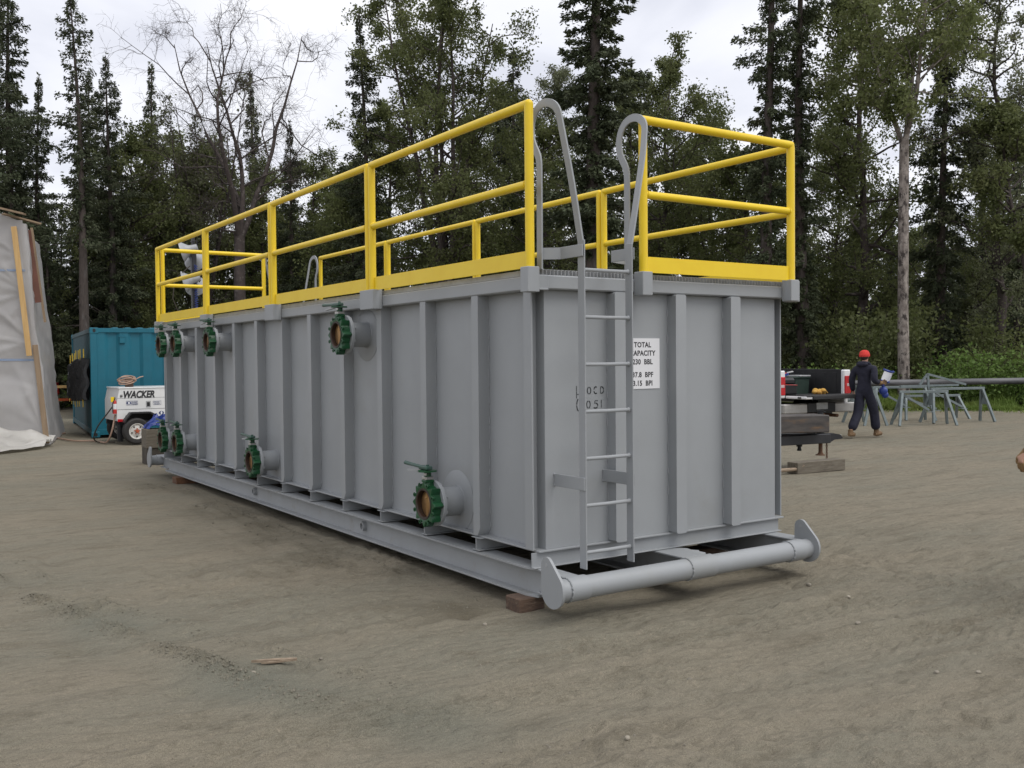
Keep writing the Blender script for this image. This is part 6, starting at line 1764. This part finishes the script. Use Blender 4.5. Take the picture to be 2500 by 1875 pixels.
# ---- galvanised trestles and the long pipe behind them
def trestle(x, y, rz, L_, H_, label, spread=0.55):
    t = thing('trestle', label, 'trestle', (x, y, gz(x, y)), rz, 'galvanised steel trestles')
    b = MB(); b.bar((-L_/2, 0, H_), (L_/2, 0, H_), 0.075, 0.06, (0, 0, 1), 0.004); b.build('top_bar', M['horse'], t)
    for sx in (-1, 1):
        for sy in (-1, 1):
            b = MB(); b.bar((sx*(L_/2-0.06), 0.02*sy, H_-0.02), (sx*(L_/2+0.10), spread/2*sy, 0.0), 0.06, 0.055, (1, 0, 0), 0.004); b.build('leg', M['horse'], t)
        b = MB(); b.prism([(-0.02, H_-0.03), (0.02, H_-0.03), (0.14, H_*0.52), (-0.14, H_*0.52)], (sx*(L_/2-0.01), 0, 0), (0, 1, 0), (0, 0, 1), (sx, 0, 0), 0.008); b.build('gusset_plate', M['horse'], t)
    b = MB(); b.bar((-L_/2+0.1, 0.05, H_-0.06), (0.12, -0.02, H_*0.45), 0.05, 0.045, (0, 1, 0)); b.build('brace', M['horse'], t)
    b = MB(); b.box((0.06, -0.08, H_*0.45-0.05), (0.24, 0.08, H_*0.45-0.04), 0.002); b.build('foot_plate', M['horse'], t)
    return t
trestle(17.55, 8.72, R(-35), 1.15, 0.80, 'galvanised trestle nearest the camera, front one of the group behind the person')
trestle(19.0, 8.75, R(-22), 1.5, 0.83, 'right hand galvanised trestle with its leg splayed out toward the sand')
trestle(18.5, 10.0, R(-30), 1.4, 0.86, 'galvanised trestle standing in the middle of the group, behind the front one')
trestle(16.9, 9.9, R(58), 1.2, 0.9, 'galvanised trestle seen end on with crossed legs beside the person')
t = trestle(19.7, 9.9, R(-25), 1.6, 0.62, 'low galvanised trestle at the back of the group, against the long pipe', 0.6)
t = thing('trestle', 'upended galvanised trestle lying across the tops of the others', 'trestle', (18.55, 9.2, 0.88), R(-33), 'galvanised steel trestles')
b = MB(); b.bar((-0.75, 0, 0.0), (0.75, 0.1, 0.02), 0.07, 0.05); b.build('top_bar', M['horse'], t)
b = MB(); b.bar((-0.05, 0.03, 0.30), (0.95, 0.12, 0.03), 0.055, 0.05); b.build('leg', M['horse'], t)
b = MB(); b.bar((-0.05, 0.03, 0.30), (-0.25, 0.03, 0.03), 0.055, 0.05, (1, 0, 0)); b.build('leg', M['horse'], t)
b = MB(); b.bar((-0.05, 0.03, 0.30), (-0.02, 0.03, -0.15), 0.055, 0.05, (1, 0, 0)); b.build('leg', M['horse'], t)
t = thing('steel_pipe', 'long streaky grey pipe on stands along the grass behind the trestles', 'pipe', (21.3, 13.05, 0.0), math.atan2(10.2-13.05, 25.5-21.3))
b = MB(); b.cyl((-1.2, 0, 0.83), (11.5, 0, 0.90), 0.095, n=22); b.build('pipe', M['beam'], t)
for xx in (-0.6, 5.6, 9.5):
    b = MB(); b.bar((xx, -0.35, 0), (xx+0.05, 0.02, 0.74), 0.06, 0.06, (1, 0, 0)); b.bar((xx, 0.35, 0), (xx+0.05, -0.02, 0.74), 0.06, 0.06, (1, 0, 0)); b.bar((xx, -0.2, 0.72), (xx, 0.2, 0.72), 0.06, 0.05); b.build('pipe_stand', M['horse'], t)

# ---- stones and splinters on the sand
def stone(x, y, r, seed, label, group):
    g_ = random.Random(seed); b = MB(); b.sphere((0, 0, 0), r, 9, 6, (g_.uniform(0.9, 1.3), g_.uniform(0.8, 1.1), g_.uniform(0.6, 0.85)))
    b.v = [(p[0]*g_.uniform(0.88, 1.12), p[1]*g_.uniform(0.88, 1.12), p[2]*g_.uniform(0.88, 1.12)) for p in b.v]
    o = b.build('stone', M['stone'], None, ang=50); o.location = (x, y, gz(x, y)+r*0.35); o.rotation_euler = (0, 0, g_.uniform(0, 6)); tag(o, label, 'stone', group)
for i, (x, y, r, lab) in enumerate([
    (-1.49, -0.06, 0.016, 'small pale stone right of the wood splinter'), (-1.90, -0.13, 0.02, 'flat tan stone just in front of the wood splinter\'s left end'),
    (-0.92, -2.01, 0.016, 'largest pebble at the bottom of the picture, below the tank\'s front corner'), (1.49, -1.37, 0.022, 'rounded brown stone on the open sand right of the draw bar'),
    (1.05, -2.18, 0.018, 'pale stone at the lower right, left of a darker clod'), (1.20, -2.32, 0.017, 'dark clod at the lower right, beside a pale stone'),
    (-0.10, -1.54, 0.017, 'grey stone in the middle foreground in front of the tank\'s front end'), (2.02, -0.56, 0.024, 'tan stone right of the draw bar, close to the tank'),
    (-0.40, -0.05, 0.018, 'pale stone beside the timber under the tank\'s front corner'), (1.99, -0.92, 0.018, 'small brown stone on the sand right of the draw bar, behind the rounded one')]):
    stone(x, y, r*0.8, i+3, lab, 'loose stones on the sand')
g = np.random.default_rng(41)
V = []; F = []; n = 1700
oct_ = np.array([[1, 0, 0], [-1, 0, 0], [0, 1, 0], [0, -1, 0], [0, 0, 1], [0, 0, -1.]])
of = np.array([[0, 2, 4], [2, 1, 4], [1, 3, 4], [3, 0, 4], [2, 0, 5], [1, 2, 5], [3, 1, 5], [0, 3, 5]])
xs = g.uniform(-3.5, 6, n); ys = g.uniform(-3.8, 6, n)
cl = (g.random(n) < 0.35)
# clods thrown up along the ridge, and a gravel patch by the front corner
for k in np.where(cl)[0]:
    if g.random() < 0.75:
        i = g.integers(0, len(RIDGE1)-1); t_ = g.random(); a, b_ = RIDGE1[i], RIDGE1[i+1]
        xs[k] = a[0]+(b_[0]-a[0])*t_+g.normal()*0.07; ys[k] = a[1]+(b_[1]-a[1])*t_+g.normal()*0.07
    else: xs[k] = -0.95+g.normal()*0.22; ys[k] = -1.85+g.normal()*0.16
inside = (xs > -0.1) & (xs < 2.6) & (ys > -0.5)
xs = xs[~inside]; ys = ys[~inside]; n = len(xs)
rr = 0.0022+0.009*g.random(n)**6
zz = gheight(xs, ys)
sc = rr[:, None, None]*oct_[None]*g.uniform(0.6, 1.3, (n, 6, 1))
V = (sc+np.stack([xs, ys, zz-rr*0.05], 1)[:, None, :]).reshape(-1, 3)
F = (of[None]+(np.arange(n)*6)[:, None, None]).reshape(-1, 3)
tag(link_mesh('gravel', np_mesh('gravel', V, F, [M['stone']])), 'fine gravel and clods scattered over the sand', kind='stuff')
n = 5200; xs = np.zeros(n); ys = np.zeros(n); g = np.random.default_rng(43)
RL = [(np.array(a), np.array(b_)) for a, b_ in zip(RIDGE1[:-1], RIDGE1[1:])]
for k in range(n):
    u_ = g.random()
    if u_ < 0.55:
        while True:
            i = g.integers(0, len(RL)); t_ = g.random(); s_ = sum(math.hypot(*(q[1]-q[0])) for q in RL[:i])+t_*math.hypot(*(RL[i][1]-RL[i][0]))
            if np.clip(float(vnoise(np.array([s_*3.3]), np.array([0.0]), 51)[0])*2.2+0.6, 0, 1) > g.random(): break
        q = RL[i][0]+(RL[i][1]-RL[i][0])*t_; xs[k] = q[0]+g.normal()*0.06; ys[k] = q[1]+g.normal()*0.06
    elif u_ < 0.9:
        xs[k] = -0.32+g.normal()*0.22; ys[k] = g.uniform(0.3, 8.5)
        if float(fbm(np.array([xs[k]*2.0]), np.array([ys[k]*1.4]), 4, 97)[0]) < -0.05: xs[k] = -0.1; ys[k] = g.uniform(0.5, 9)
    else:
        i = g.integers(0, len(RIDGE2)-1); t_ = g.random(); a, b_ = RIDGE2[i], RIDGE2[i+1]
        xs[k] = a[0]+(b_[0]-a[0])*t_+g.normal()*0.05; ys[k] = a[1]+(b_[1]-a[1])*t_+g.normal()*0.05
rr = 0.003+0.009*g.random(n)**3
sc = rr[:, None, None]*oct_[None]*g.uniform(0.55, 1.4, (n, 6, 1))
V = (sc+np.stack([xs, ys, gheight(xs, ys)-rr*0.1], 1)[:, None, :]).reshape(-1, 3)
F = (of[None]+(np.arange(n)*6)[:, None, None]).reshape(-1, 3)
tag(link_mesh('clods', np_mesh('clods', V, F, [M['clod']])), 'crumbly sand clods along the tyre ridges and beside the skids', kind='stuff')
def splinter(x, y, L_, rz, label):
    t = thing('wood_splinter', label, 'wood', (x, y, gz(x, y)+0.006), rz)
    b = MB(); b.prism([(-L_/2, 0.0), (-L_*0.2, -0.012), (L_*0.3, -0.016), (L_/2, -0.006), (L_/2-0.005, 0.006), (L_*0.1, 0.014), (-L_*0.3, 0.008)], (0, 0, 0.004), (1, 0, 0.03), (0, 1, 0), (0, 0, 1), 0.014); b.build('shard', M['chip'], t)
    b = MB(); b.prism([(-L_*0.3, 0), (0.0, -0.008), (L_*0.22, 0.0), (0, 0.008)], (0.01, -0.018, 0.002), (1, 0.12, 0.02), (0, 1, 0), (0, 0, 1), 0.009); b.build('shard', M['chip'], t)
splinter(-1.742, -0.01, 0.25, math.atan2(-0.12, 0.2), 'long pale wood splinter lying on the tyre track in the left foreground')
